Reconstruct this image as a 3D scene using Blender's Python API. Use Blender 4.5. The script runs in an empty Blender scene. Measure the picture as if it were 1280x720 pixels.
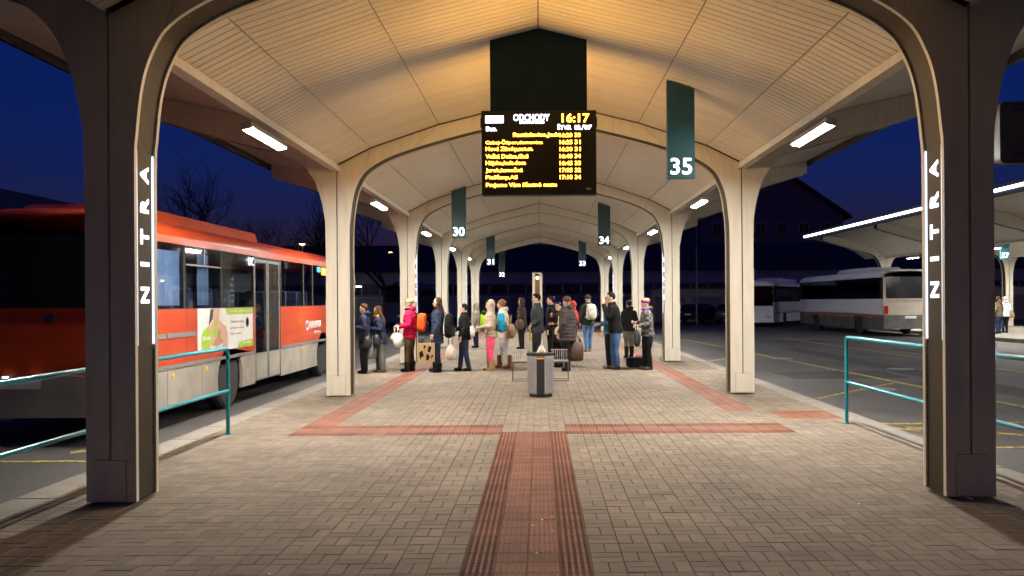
import bpy, bmesh, math, random
from mathutils import Vector, Matrix
R = math.radians
random.seed(7)
S = bpy.context.scene
C = S.collection

# ------------------------------------------------------------------ camera
F, VX, VY, CH = 1050.0, 675.0, 376.0, 1.62          # focal length and vanishing point (photo pixels), eye height
cam = bpy.data.cameras.new('camera')
cam.sensor_width = 36.0
cam.lens = F / 1280 * 36
cam.shift_x = -(VX - 640) / 1280
cam.shift_y = (VY - 360) / 1280
cam.clip_start, cam.clip_end = 0.1, 3000
camo = bpy.data.objects.new('camera', cam); C.objects.link(camo)
camo.location = (0, 0, CH)
camo.rotation_mode = 'QUATERNION'
camo.rotation_quaternion = (Matrix.Rotation(R(90), 4, 'X') @ Matrix.Rotation(R(-0.4), 4, 'Z')).to_quaternion()
S.camera = camo

# ------------------------------------------------------------------ sky (deep dusk, the sun is below the horizon)
W = bpy.data.worlds.new('World'); S.world = W; W.use_nodes = True
wn, wl = W.node_tree.nodes, W.node_tree.links
wn.clear()
sky = wn.new('ShaderNodeTexSky'); sky.sky_type = 'NISHITA'; sky.sun_disc = False
sky.sun_elevation = R(1.0); sky.sun_rotation = R(180); sky.altitude = 200
sky.ozone_density = 6.0
bg = wn.new('ShaderNodeBackground'); bg.inputs['Strength'].default_value = 0.12
tint = wn.new('ShaderNodeMix'); tint.data_type = 'RGBA'; tint.blend_type = 'MULTIPLY'
tint.inputs[0].default_value = 1.0
tint.inputs[7].default_value = (1.4, 0.44, 0.92, 1)
out = wn.new('ShaderNodeOutputWorld')
wl.new(sky.outputs[0], tint.inputs[6]); wl.new(tint.outputs[2], bg.inputs['Color']); wl.new(bg.outputs[0], out.inputs[0])

S.view_settings.view_transform = 'Standard'
S.view_settings.look = 'None'
S.view_settings.exposure = 0.0
S.view_settings.gamma = 1.0
S.render.engine = 'CYCLES'
S.cycles.max_bounces = 8
S.cycles.sample_clamp_indirect = 4.0

LAMP = 790.0      # radiance of the canopy tubes
LAMPC = (1.0, 0.95, 0.86)

# ------------------------------------------------------------------ materials
_m = {}
def mat(name, col, rough=0.6, metal=0.0, var=0.12, scale=6.0, bump=0.0, bscale=60.0, emit=None, es=1.0, rnd=0.0, attr=False, coat=0.0, spec=0.5, stretch=None, world=False, spots=False, wear=None, bdist=.01):
    if name in _m: return _m[name]
    m = bpy.data.materials.new(name); m.use_nodes = True
    n, l = m.node_tree.nodes, m.node_tree.links
    p = n['Principled BSDF']
    p.inputs['Roughness'].default_value = rough
    p.inputs['Metallic'].default_value = metal
    p.inputs['Specular IOR Level'].default_value = spec
    if coat: p.inputs['Coat Weight'].default_value = coat; p.inputs['Coat Roughness'].default_value = 0.05
    tc = n.new('ShaderNodeTexCoord')
    vec = n.new('ShaderNodeNewGeometry').outputs['Position'] if world else tc.outputs['Object']
    if stretch:
        mp = n.new('ShaderNodeMapping'); mp.inputs['Scale'].default_value = stretch
        l.new(vec, mp.inputs['Vector']); vec = mp.outputs['Vector']
    nz = n.new('ShaderNodeTexNoise'); nz.inputs['Scale'].default_value = scale; nz.inputs['Detail'].default_value = 5
    l.new(vec, nz.inputs['Vector'])
    val = nz.outputs['Fac']
    mr = n.new('ShaderNodeMapRange'); mr.inputs['From Min'].default_value = 0.25; mr.inputs['From Max'].default_value = 0.75
    mr.inputs['To Min'].default_value = 1 - var; mr.inputs['To Max'].default_value = 1 + var
    l.new(val, mr.inputs['Value']); fac = mr.outputs['Result']
    if rnd:
        if attr:
            at = n.new('ShaderNodeAttribute'); at.attribute_name = 'tint'; rv = at.outputs['Fac']
        else:
            oi = n.new('ShaderNodeObjectInfo'); rv = oi.outputs['Random']
        m2 = n.new('ShaderNodeMapRange'); m2.inputs['To Min'].default_value = 1 - rnd; m2.inputs['To Max'].default_value = 1 + rnd
        l.new(rv, m2.inputs['Value'])
        mu = n.new('ShaderNodeMath'); mu.operation = 'MULTIPLY'
        l.new(fac, mu.inputs[0]); l.new(m2.outputs['Result'], mu.inputs[1]); fac = mu.outputs[0]
    if spots:          # trodden gum and drip stains
        vo = n.new('ShaderNodeTexVoronoi'); vo.inputs['Scale'].default_value = 2.3; vo.inputs['Randomness'].default_value = 1.0
        l.new(vec, vo.inputs['Vector'])
        sm = n.new('ShaderNodeMapRange'); sm.interpolation_type = 'SMOOTHSTEP'
        sm.inputs['From Min'].default_value = .030; sm.inputs['From Max'].default_value = .075; sm.inputs['To Min'].default_value = .66; sm.inputs['To Max'].default_value = 1.0
        l.new(vo.outputs['Distance'], sm.inputs['Value'])
        n3 = n.new('ShaderNodeTexNoise'); n3.inputs['Scale'].default_value = 3.1; n3.inputs['Detail'].default_value = 7; n3.inputs['Roughness'].default_value = .7
        l.new(vec, n3.inputs['Vector'])
        m3 = n.new('ShaderNodeMapRange'); m3.inputs['From Min'].default_value = .3; m3.inputs['From Max'].default_value = .7; m3.inputs['To Min'].default_value = .87; m3.inputs['To Max'].default_value = 1.12
        l.new(n3.outputs['Fac'], m3.inputs['Value'])
        u1 = n.new('ShaderNodeMath'); u1.operation = 'MULTIPLY'; l.new(sm.outputs['Result'], u1.inputs[0]); l.new(m3.outputs['Result'], u1.inputs[1])
        u2 = n.new('ShaderNodeMath'); u2.operation = 'MULTIPLY'; l.new(fac, u2.inputs[0]); l.new(u1.outputs[0], u2.inputs[1]); fac = u2.outputs[0]
    vm = n.new('ShaderNodeVectorMath'); vm.operation = 'SCALE'; vm.inputs[0].default_value = col[:3]
    l.new(fac, vm.inputs['Scale'])
    colout = vm.outputs[0]
    if wear:
        n4 = n.new('ShaderNodeTexNoise'); n4.inputs['Scale'].default_value = 7; n4.inputs['Detail'].default_value = 8; n4.inputs['Roughness'].default_value = .75
        l.new(vec, n4.inputs['Vector'])
        m4 = n.new('ShaderNodeMapRange'); m4.inputs['From Min'].default_value = .44; m4.inputs['From Max'].default_value = .60; l.new(n4.outputs['Fac'], m4.inputs['Value'])
        mx = n.new('ShaderNodeMix'); mx.data_type = 'RGBA'; mx.inputs[7].default_value = (*wear, 1)
        l.new(m4.outputs['Result'], mx.inputs[0]); l.new(colout, mx.inputs[6]); colout = mx.outputs[2]
    l.new(colout, p.inputs['Base Color'])
    if bump:
        b2 = n.new('ShaderNodeTexNoise'); b2.inputs['Scale'].default_value = bscale; b2.inputs['Detail'].default_value = 4
        l.new(vec, b2.inputs['Vector'])
        bp = n.new('ShaderNodeBump'); bp.inputs['Strength'].default_value = bump; bp.inputs['Distance'].default_value = bdist
        l.new(b2.outputs['Fac'], bp.inputs['Height']); l.new(bp.outputs['Normal'], p.inputs['Normal'])
    if emit:
        p.inputs['Emission Color'].default_value = (*emit, 1); p.inputs['Emission Strength'].default_value = es
    _m[name] = m
    return m

def glass(name, tintc, refl=0.10):
    if name in _m: return _m[name]
    m = bpy.data.materials.new(name); m.use_nodes = True
    n, l = m.node_tree.nodes, m.node_tree.links
    n.remove(n['Principled BSDF'])
    t = n.new('ShaderNodeBsdfTransparent'); t.inputs[0].default_value = (*tintc, 1)
    g = n.new('ShaderNodeBsdfGlossy'); g.inputs['Roughness'].default_value = 0.03; g.inputs[0].default_value = (.9, .95, 1, 1)
    lf = n.new('ShaderNodeLayerWeight'); pw = n.new('ShaderNodeMath'); pw.operation = 'POWER'; pw.inputs[1].default_value = 4.0
    l.new(lf.outputs['Facing'], pw.inputs[0])
    lw = n.new('ShaderNodeMath'); lw.operation = 'MULTIPLY'; lw.inputs[1].default_value = .5; l.new(pw.outputs[0], lw.inputs[0])
    ad = n.new('ShaderNodeMath'); ad.operation = 'ADD'; ad.inputs[1].default_value = refl; ad.use_clamp = True
    mx = n.new('ShaderNodeMixShader')
    l.new(lw.outputs[0], ad.inputs[0]); l.new(ad.outputs[0], mx.inputs[0]); l.new(t.outputs[0], mx.inputs[1]); l.new(g.outputs[0], mx.inputs[2])
    l.new(mx.outputs[0], n['Material Output'].inputs[0])
    _m[name] = m
    return m

def glow(name, col, s):
    if name in _m: return _m[name]
    m = bpy.data.materials.new(name); m.use_nodes = True
    p = m.node_tree.nodes['Principled BSDF']
    p.inputs['Base Color'].default_value = (.3, .3, .3, 1)
    p.inputs['Emission Color'].default_value = (*col, 1); p.inputs['Emission Strength'].default_value = s
    _m[name] = m
    return m

def fabric(col, rough=0.85):
    k = 'fabric_%.3f_%.3f_%.3f' % col
    return mat(k, col, rough, var=0.25, scale=9, bump=0.7, bscale=11, spec=.2, bdist=.05)

M_panel = mat('cream_panel', (.66, .61, .51), 0.42, var=0.09, scale=2, bump=0.02, stretch=(5,5,.7))
M_slat = mat('cream_slat', (.84, .77, .63), 0.36, var=0.04, scale=2, rnd=0.05)
M_soffit = mat('wing_soffit', (.66, .62, .54), 0.32, var=0.06, scale=2, bump=0.25, bscale=4, stretch=(1, 14, 1))
M_black = mat('dark_core', (.012, .012, .013), 0.5)
M_band = mat('dark_band_metal', (.042, .029, .012), 0.55, var=0.2, scale=3, spec=.25)
M_roof = mat('roof_sheet', (.06, .065, .07), 0.6)
M_fascia = mat('dark_fascia', (.03, .035, .045), 0.5)
M_teal = mat('teal_sign', (.004, .040, .052), 0.45)
M_darkteal = mat('dark_teal_panel', (.005, .019, .026), 0.7, spec=.2)
M_rail = mat('teal_paint', (.005, .27, .34), 0.28, var=0.1, scale=20, coat=0.4)
M_paver = mat('paver', (.205, .168, .132), 0.85, var=0.20, scale=.9, bump=0.35, bscale=160, rnd=0.13, world=True, spots=True, spec=.22)
M_paverj = mat('paver_field', (.205, .168, .132), 0.85, var=0.20, scale=.9, bump=0.35, bscale=160, rnd=0.13, attr=True, world=True, spots=True, spec=.22)
M_joint = mat('joint_sand', (.19, .16, .13), 0.9, var=0.2)
M_red = mat('red_tactile', (.195, .078, .049), 0.7, var=0.25, scale=1.6, bump=0.3, bscale=150, rnd=0.12, world=True, spots=True, spec=.22)
M_kerb = mat('kerb_stone', (.225, .205, .175), 0.8, var=0.18, scale=4, bump=0.3, bscale=120, rnd=0.08)
M_asph = mat('asphalt', (.066, .061, .060), 0.66, var=0.45, scale=0.5, bump=0.5, bscale=90, world=True, spots=True)
M_yellow = mat('yellow_paint', (.46, .34, .045), 0.7, var=0.35, scale=9, world=True, wear=(.058,.055,.055))
M_tube = glow('lamp_tube', LAMPC, LAMP)
M_housing = mat('lamp_housing', (.35, .35, .34), 0.4)
M_led = glow('white_strip', (.78, .86, 1.0), 1.5)
M_ledroof = glow('roof_edge_strip', (.90, .93, 1.0), 11.0)
M_letter = glow('white_letter', (.93, .95, 1.0), 2.6)
M_num = glow('white_number', (.88, .94, 1.0), 3.5)
M_amber = glow('amber_text', (1.0, .40, .035), 9.0)
M_wtext = glow('white_text', (.85, .80, 1.0), 6.0)
M_screen = mat('screen_black', (.012, .009, .006), 0.35)
M_blackp = mat('black_plastic', (.015, .015, .016), 0.45)
M_chrome = mat('chrome', (.6, .6, .6), 0.18, metal=1.0, var=0.03)
M_steel = mat('perforated_steel', (.36, .36, .39), 0.4, metal=0.35, var=0.1)
M_grey = mat('grey_metal', (.18, .18, .18), 0.5)
M_rubber = mat('tyre_rubber', (.02, .02, .02), 0.85, var=0.2)
M_rim = mat('dusty_rim', (.22, .20, .17), 0.6)
SKIN = mat('skin', (.52, .32, .23), 0.55, var=0.06, scale=20)
EYE = mat('eye_dark', (.02, .015, .012), 0.3)
LIP = mat('lip', (.35, .12, .10), 0.5)

# ------------------------------------------------------------------ mesh helpers
class MB:
    def __init__(s): s.v = []; s.f = []
    def add(s, vs, fs):
        o = len(s.v); s.v += [tuple(p) for p in vs]; s.f += [tuple(i + o for i in f) for f in fs]; return s
    def box(s, x0, x1, y0, y1, z0, z1):
        return s.add([(x0,y0,z0),(x1,y0,z0),(x1,y1,z0),(x0,y1,z0),(x0,y0,z1),(x1,y0,z1),(x1,y1,z1),(x0,y1,z1)],
                     [(0,3,2,1),(4,5,6,7),(0,1,5,4),(1,2,6,5),(2,3,7,6),(3,0,4,7)])
    def cbox(s, x0, x1, y0, y1, z0, z1, b):      # box with bevelled top edge
        return s.add([(x0,y0,z0),(x1,y0,z0),(x1,y1,z0),(x0,y1,z0),(x0,y0,z1-b),(x1,y0,z1-b),(x1,y1,z1-b),(x0,y1,z1-b),
                      (x0+b,y0+b,z1),(x1-b,y0+b,z1),(x1-b,y1-b,z1),(x0+b,y1-b,z1)],
                     [(0,1,5,4),(1,2,6,5),(2,3,7,6),(3,0,4,7),(4,5,9,8),(5,6,10,9),(6,7,11,10),(7,4,8,11),(8,9,10,11)])
    def prism(s, poly, plane, a, b):
        n = len(poly)
        def P(p, t):
            if plane == 'XZ': return (p[0], t, p[1])
            if plane == 'YZ': return (t, p[0], p[1])
            return (p[0], p[1], t)
        vs = [P(p, a) for p in poly] + [P(p, b) for p in poly]
        fs = [tuple(range(n)), tuple(range(2*n-1, n-1, -1))] + [(i, i+n, (i+1) % n + n, (i+1) % n) for i in range(n)]
        return s.add(vs, fs)
    def rings(s, rings, cap=True):
        n = len(rings[0]); vs = [p for r in rings for p in r]; fs = []
        for k in range(len(rings)-1):
            for i in range(n):
                j = (i+1) % n
                fs.append((k*n+i, k*n+j, (k+1)*n+j, (k+1)*n+i))
        if cap: fs += [tuple(range(n-1, -1, -1)), tuple(range((len(rings)-1)*n, len(rings)*n))]
        return s.add(vs, fs)
    def tube(s, pts, rad, n=8, flat=1.0):
        pts = [Vector(p) for p in pts]
        if not isinstance(rad, (list, tuple)): rad = [rad]*len(pts)
        rs = []; up = Vector((0,0,1))
        for i, p in enumerate(pts):
            d = (pts[min(i+1, len(pts)-1)] - pts[max(i-1, 0)]).normalized()
            u = up if abs(d.dot(up)) < 0.9 else Vector((0,1,0))
            a = d.cross(u).normalized(); b = a.cross(d).normalized()
            rr = rad[i] if isinstance(rad[i], tuple) else (rad[i], rad[i]*flat)
            rs.append([p + a*math.cos(t)*rr[0] + b*math.sin(t)*rr[1] for t in [2*math.pi*k/n for k in range(n)]])
        return s.rings(rs)
    def lathe(s, prof, axis, c, n=16):          # prof: (radius, along)
        rs = []
        for r, t in prof:
            ring = []
            for k in range(n):
                a = 2*math.pi*k/n; u, v = r*math.cos(a), r*math.sin(a)
                ring.append({'X': (c[0]+t, c[1]+u, c[2]+v), 'Y': (c[0]+u, c[1]+t, c[2]+v), 'Z': (c[0]+u, c[1]+v, c[2]+t)}[axis])
            rs.append(ring)
        return s.rings(rs)
    def blob(s, c, r, e=1.0, nu=14, nv=9, rot=None, taper=0.0):   # superellipsoid
        def pw(v): return math.copysign(abs(v)**e, v)
        rs = []
        for i in range(nv+1):
            t = -math.pi/2 + math.pi*(i if 0 < i < nv else (0.03 if i == 0 else nv-0.03))/nv
            ring = []
            for k in range(nu):
                a = 2*math.pi*k/nu
                q = Vector((r[0]*pw(math.cos(t))*pw(math.cos(a)), r[1]*pw(math.cos(t))*pw(math.sin(a)), r[2]*pw(math.sin(t))))
                sc = 1 - taper*q.z/r[2]
                q.x *= sc; q.y *= sc
                if rot: q = rot @ q
                ring.append(q + Vector(c))
            rs.append(ring)
        return s.rings(rs)
    def mesh(s, name, smooth=False, angle=None):
        me = bpy.data.meshes.new(name); me.from_pydata(s.v, [], s.f)
        bm = bmesh.new(); bm.from_mesh(me); bmesh.ops.recalc_face_normals(bm, faces=bm.faces); bm.to_mesh(me); bm.free()
        if smooth:
            for p in me.polygons: p.use_smooth = True
            if angle: me.set_sharp_from_angle(angle=R(angle))
        me.update(); return me
    def build(s, name, m, parent=None, smooth=False, angle=40, loc=None):
        o = bpy.data.objects.new(name, s.mesh(name, smooth, angle)); C.objects.link(o)
        if m: o.data.materials.append(m)
        if parent: o.parent = parent
        if loc: o.location = loc
        return o

def tag(o, label=None, cat=None, group=None, kind=None):
    if label: o['label'] = label
    if cat: o['category'] = cat
    if group: o['group'] = group
    if kind: o['kind'] = kind
    return o
def empty(name, loc=(0,0,0), rz=0, label=None, cat=None, group=None):
    o = bpy.data.objects.new(name, None); C.objects.link(o); o.location = loc; o.rotation_euler = (0,0,rz); o.empty_display_size = .1
    return tag(o, label, cat, group)
def inst(src, parent, loc=None, name=None):
    o = bpy.data.objects.new(name or src.name.split('.')[0], src.data); C.objects.link(o)
    o.parent = parent; o.matrix_local = src.matrix_local.copy()
    if loc is not None: o.location = loc
    return o
def copy_tree(o, parent=None):
    c = o.copy(); C.objects.link(c); c.parent = parent
    for ch in list(o.children): copy_tree(ch, c)
    return c
def text(s, w, h, m, parent, origin, ax, ay, align='L', name='lettering', depth=0.004, bold=0.0):
    """flat raised lettering fitted into w x h (w None: keep aspect), origin = lower left, ax/ay = directions"""
    cu = bpy.data.curves.new('t', 'FONT'); cu.body = s; cu.extrude = 0.02; cu.offset = bold; cu.resolution_u = 3
    o = bpy.data.objects.new('t', cu); C.objects.link(o)
    dg = bpy.context.evaluated_depsgraph_get()
    me = bpy.data.meshes.new_from_object(o.evaluated_get(dg))
    bpy.data.objects.remove(o); bpy.data.curves.remove(cu)
    xs = [v.co.x for v in me.vertices]; ys = [v.co.y for v in me.vertices]
    x0, x1, y0, y1 = min(xs), max(xs), min(ys), max(ys)
    ky = h/(y1-y0); kx = w/(x1-x0) if w else ky
    ax, ay = Vector(ax), Vector(ay); az = ax.cross(ay)
    offx = {'L': 0, 'C': -(x1-x0)*kx/2, 'R': -(x1-x0)*kx}[align]
    for v in me.vertices:
        a = (v.co.x-x0)*kx+offx; b = (v.co.y-y0)*ky; c = v.co.z/0.02*depth
        v.co = Vector(origin) + ax*a + ay*b + az*c
    me.name = name; me.materials.clear(); me.materials.append(m)
    ob = bpy.data.objects.new(name, me); C.objects.link(ob); ob.parent = parent
    return ob
def spline(pts, n=6):
    P = [Vector((p[0], 0, p[1])) for p in pts]; o = []
    for i in range(len(P)-1):
        a, b, c, d = P[max(i-1,0)], P[i], P[i+1], P[min(i+2,len(P)-1)]
        for k in range(n):
            t = k/n
            q = 0.5*((2*b)+(c-a)*t+(2*a-5*b+4*c-d)*t*t+(3*b-a-3*c+d)*t**3)
            o.append((q.x, q.z))
    o.append((P[-1].x, P[-1].z)); return o

# ================================================================== GROUND
g = MB()
gx = [-900,-200,-60,-30,-15,0,15,30,60,200,900]
for i in range(10):
    for j in range(10):
        o = len(g.v); g.v += [(gx[i],gx[j]+60,-.15),(gx[i+1],gx[j]+60,-.15),(gx[i+1],gx[j+1]+60,-.15),(gx[i],gx[j+1]+60,-.15)]; g.f.append((o,o+1,o+2,o+3))
tag(g.build('asphalt_ground', M_asph), kind='structure')

PY0, PY1, HW = -4.0, 52.0, 4.42
pf = MB().box(-HW+.2, HW-.2, PY0, PY1, -.2, -.014).build('platform', M_joint); tag(pf, kind='structure')
ks = MB().cbox(-.155, .155, -.496, .496, -.2, .0, .012)
kme = ks.mesh('kerb_stone'); kme.materials.append(M_kerb)
for sx in (-1, 1):
    for k in range(int(PY1-PY0)):
        o = bpy.data.objects.new('kerb_stone', kme); C.objects.link(o); o.parent = pf; o.location = (sx*(HW-.155)+(.01 if sx>0 else .015), PY0+.5+k, 0.002)

p2 = MB().box(18.6, 27.2, 4.0, 54.0, -.2, 0.0).build('right_platform', M_kerb); tag(p2, kind='structure')
# red tactile layout (x0,x1,y0,y1,kind)
TAC = [(-.49, .31, 2.6, 10.4, 'path'), (-3.09, -.49, 10.2, 11.0, 'dots'), (.31, 3.11, 10.2, 11.0, 'dots'),
       (-3.09, -2.69, 11.0, 46.0, 'flat'), (2.71, 3.11, 12.2, 46.0, 'flat'), (3.31, 4.11, 11.4, 12.2, 'flat')]
def in_tac(x, y): return any(a-.02 < x < b+.02 and c-.02 < y < d+.02 for a, b, c, d, _ in TAC)

# pavers: basket weave, cells of 0.2 m, two bricks each
G = .0020
def paver_boxes(y0, y1):
    ny0, ny1 = int(round(y0/.2)), int(round(y1/.2))
    for j in range(ny0, ny1):
        for i in range(-21, 20):
            cx, cy = (i+.5)*.2+.11, (j+.5)*.2
            if in_tac(cx, cy): continue
            for q in (-1, 1):
                if (i+j) % 2: yield cx, cy+q*.05, 0
                else: yield cx+q*.05, cy, 1
hb = MB().cbox(-.1+G, .1-G, -.05+G, .05-G, -.03, 0, .0035).mesh('brick'); hb.materials.append(M_paver)
vb = MB().cbox(-.05+G, .05-G, -.1+G, .1-G, -.03, 0, .0035).mesh('brick'); vb.materials.append(M_paver)
allp = list(paver_boxes(2.6, PY1))
def px_of(x, y, z=0): return VX + F*x/y, VY + F*(CH-z)/y
vis = []
for k, (x, y, o) in enumerate(allp):
    u, v = px_of(x, y)
    if -6 < u < 1286 and v < 726: vis.append((y, k))
vis.sort(); near = set(k for _, k in vis[:300])
field = MB(); tints = []
for k, (x, y, o) in enumerate(allp):
    dz = random.uniform(-.0022, .0012)
    if k in near:
        ob = bpy.data.objects.new('brick', vb if o else hb); C.objects.link(ob); ob.parent = pf; ob.location = (x, y, dz)
        ob.rotation_euler = (random.uniform(-.006,.006), random.uniform(-.006,.006), random.uniform(-.006,.006))
    else:
        w, h = (.05, .1) if o else (.1, .05)
        field.cbox(x-w+G, x+w-G, y-h+G, y+h-G, -.03, dz, .0035); tints.append(random.random())
fo = field.build('brick_field', M_paverj, pf); tag(fo, kind='stuff')
at = fo.data.attributes.new('tint', 'FLOAT', 'FACE')
at.data.foreach_set('value', [t for t in tints for _ in range(9)])

# tactile tiles
def tile_mesh(kind):
    b = MB().cbox(-.098, .098, -.098, .098, -.03, -.002, .004)
    if kind == 'rib':
        for k in range(6):
            x = -.0835+k*.0334; b.add([(x-.011,-.095,-.002),(x+.011,-.095,-.002),(x+.011,.095,-.002),(x-.011,.095,-.002),(x-.006,-.093,.005),(x+.006,-.093,.005),(x+.006,.093,.005),(x-.006,.093,.005)],
                                      [(0,1,5,4),(1,2,6,5),(2,3,7,6),(3,0,4,7),(4,5,6,7)])
    if kind == 'dot':
        for i in range(5):
            for j in range(5):
                x, y = -.08+i*.04, -.08+j*.04; r = .0125
                b.add([(x-r,y-r,-.002),(x+r,y-r,-.002),(x+r,y+r,-.002),(x-r,y+r,-.002),(x-r*.6,y-r*.6,.005),(x+r*.6,y-r*.6,.005),(x+r*.6,y+r*.6,.005),(x-r*.6,y+r*.6,.005)],
                      [(0,1,5,4),(1,2,6,5),(2,3,7,6),(3,0,4,7),(4,5,6,7)])
    me = b.mesh('tile'); me.materials.append(M_red); return me
TM = {k: tile_mesh(k) for k in ('rib', 'dot', 'flat')}
TMJ = {'flat': MB().cbox(-.098, .098, -.098, .098, -.03, -.002, .004)}
tn = 0; far = MB(); fart = []
for a, b, c, d, kind in TAC:
    for j in range(int(round((d-c)/.2))):
        for i in range(int(round((b-a)/.2))):
            x, y = a+.1+i*.2, c+.1+j*.2
            if kind == 'path': k = 'dot' if i in (0, 3) else 'rib'
            elif kind == 'dots': k = 'dot' if j in (0, 3) else 'flat'
            else: k = 'flat'
            if kind == 'flat' and y > 14.5:
                far.cbox(x-.098, x+.098, y-.098, y+.098, -.03, -.001, .004); continue
            if y < 4.4: continue
            o = bpy.data.objects.new('tile', TM[k]); C.objects.link(o); o.parent = pf; o.location = (x, y, random.uniform(-.001, .001))
            o.rotation_euler = (random.uniform(-.004,.004), random.uniform(-.004,.004), 0); tn += 1
o = far.build('tile_field', M_red, pf); tag(o, kind='stuff')
nearred = MB().box(-.488, .308, 2.4, 4.4, -.03, -.003).build('tile_strip', M_red, pf)

# litter on the paving
lit = mat('paper_scrap', (.75, .68, .5), .8)
for i, (u, v) in enumerate([(675.5, 651), (664, 658), (688, 647.5), (689, 665), (669, 692.5), (1072, 634), (334, 717)]):
    y = F*CH/(v-VY); x = (u-VX)*y/F
    o = MB().box(-.008, .008, -.006, .006, .004, .008).build('litter', lit, loc=(x, y, .003)); o.rotation_euler = (.1, .2, i)
    tag(o, ['small pale scrap in the middle of the ribbed red path', 'tiny pale scrap left of the middle of the red path', 'tiny pale scrap by the right edge of the ribbed path', 'pale crumb near the right dotted tiles of the path', 'yellowish crumb nearest the camera on the red path', 'white scrap on the bricks right of the red path', 'tiny pale scrap on bricks at the bottom left'][i], 'litter', 'litter on the paving')

# painted markings on the asphalt
def line(x0, y0, x1, y1, w, lab):
    d = Vector((x1-x0, y1-y0, 0)); n = Vector((-d.y, d.x, 0)).normalized()*w/2
    a, b = Vector((x0,y0,0)), Vector((x1,y1,0))
    m = MB().prism([(a+n)[:2], (b+n)[:2], (b-n)[:2], (a-n)[:2]], 'XY', -.149, -.146)
    tag(m.build('road_marking', M_yellow), kind='structure')
for L in [(-12, 9.45, -4.6, 9.45, .09), (-5.6, 10.0, -4.5, 10.6, .16), (-4.62, 10.8, -4.62, 14, .10), (4.7, 11.85, 7.6, 11.85, .11), (4.7, 9.9, 9, 9.9, .11),
          (4.7, 11.55, 5.6, 10.7, .14), (5.0, 11.5, 7.2, 10.2, .14), (4.9, 14.9, 7.4, 17.6, .10), (7.5, 18.2, 6.4, 38, .12), (7.5, 18.2, 7.9, 11.9, .12),
          (11.5, 14, 11, 38, .12), (-8.2, 10, -8.2, 45, .1), (4.75, 24, 6.9, 27, .1)]:
    line(*L, '')
for i in range(4):
    mh = MB().lathe([(.33, -.149), (.33, -.143), (.28, -.143), (.28, -.146), (0.01, -.146)], 'Z', ((6.6, 7.2, -7, 9)[i], (16.4, 25, 27, 21)[i], 0), 20)
    tag(mh.build('manhole_cover', M_grey), kind='structure')

M_patch = mat('asphalt_patch', (.035,.034,.036), .8, var=.3, scale=2, bump=.4, bscale=80, world=True)
for px0, px1, py0, py1 in ((5.6,8.3,18.6,20.4),(8.6,9.4,12,30),(12.2,14.8,26,29.5),(-8.0,-7.1,8,24),(9.6,12,33.5,36)):
    j = lambda: random.uniform(-.12,.12)
    tag(MB().prism([(px0+j(),py0+j()),((px0+px1)/2,py0+j()),(px1+j(),py0+j()),(px1+j(),(py0+py1)/2),(px1+j(),py1+j()),((px0+px1)/2,py1+j()),(px0+j(),py1+j()),(px0+j(),(py0+py1)/2)], 'XY', -.1496, -.1475).build('asphalt_patch', M_patch), kind='structure')

# ================================================================== CANOPY
FD = .40
FRAMES = [6.75 + 7.6*k for k in range(6)]
IN = spline([(3.25,0.02),(3.25,1.4),(3.25,2.7),(3.235,3.0),(3.19,3.37),(3.11,3.63),(2.96,3.86),(2.62,4.07),(2.17,4.235),(1.6,4.40),(1.0,4.55),(0.5,4.665),(0,4.735)], 5)
OUT = spline([(3.66,0.02),(3.66,1.4),(3.66,2.75),(3.685,3.12),(3.77,3.5),(3.92,3.82),(4.17,4.05),(4.52,4.2),(5.1,4.34),(6.47,4.74),(7.0,4.9)], 5)
U_IN = [(3.455,3.95),(2.86,4.25),(1.70,4.64),(0,5.06)]
U_OUT = [(3.465,3.95),(4.10,4.42),(5.0,4.82),(6.3,5.10),(7.0,5.22)]
def offs(c, d, side):
    o = []
    for i, p in enumerate(c):
        a, b = c[max(i-1,0)], c[min(i+1,len(c)-1)]
        t = Vector((b[0]-a[0], b[1]-a[1])).normalized(); n = Vector((t.y, -t.x))*side
        o.append((p[0]+n.x*d, p[1]+n.y*d))
    return o
def nearest(c, p): return min(range(len(c)), key=lambda i: (c[i][0]-p[0])**2+(c[i][1]-p[1])**2)
def polys(d):
    ci = offs(IN, d, 1); co = offs(OUT, d, -1)
    if d: ci[-1] = (0, ci[-1][1])
    iB, iA = nearest(IN, (2.99,3.82)), nearest(IN, (2.17,4.235))
    o1, o2 = nearest(OUT, (3.98,3.90)), nearest(OUT, (4.75,4.26))
    return [ci[:iB+1] + [U_IN[1], U_IN[0], (3.455, .02)],
            ci[iB:iA+1] + [U_IN[2], U_IN[1]],
            ci[iA:] + [U_IN[3], U_IN[2]],
            co[:o1+1] + [U_OUT[1], U_OUT[0], (3.465, .02)],
            co[o1:o2+1] + [U_OUT[2], U_OUT[1]],
            co[o2:] + [U_OUT[4], U_OUT[3], U_OUT[2]]]
def shrink(p, d):
    cx = sum(a for a, _ in p)/len(p); cz = sum(b for _, b in p)/len(p)
    n = len(p); o = []; A = sum(p[i][0]*p[(i+1)%n][1]-p[(i+1)%n][0]*p[i][1] for i in range(n))
    s = 1 if A > 0 else -1
    for i in range(n):
        a, b, c = Vector(p[i-1]), Vector(p[i]), Vector(p[(i+1)%n])
        t1 = (b-a); t2 = (c-b)
        if t1.length < 1e-6 or t2.length < 1e-6: o.append(tuple(b)); continue
        t1.normalize(); t2.normalize()
        n1 = Vector((-t1.y, t1.x))*s; n2 = Vector((-t2.y, t2.x))*s
        m = n1+n2
        if m.length < .3: o.append(tuple(b)); continue
        m.normalize(); k = d/max(.4, m.dot(n1))
        o.append((b.x+m.x*k, b.y+m.y*k))
    return o
def mirror(p, s): return [(s*x, z) for x, z in p]
P0 = polys(0); P1 = polys(.022)

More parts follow.
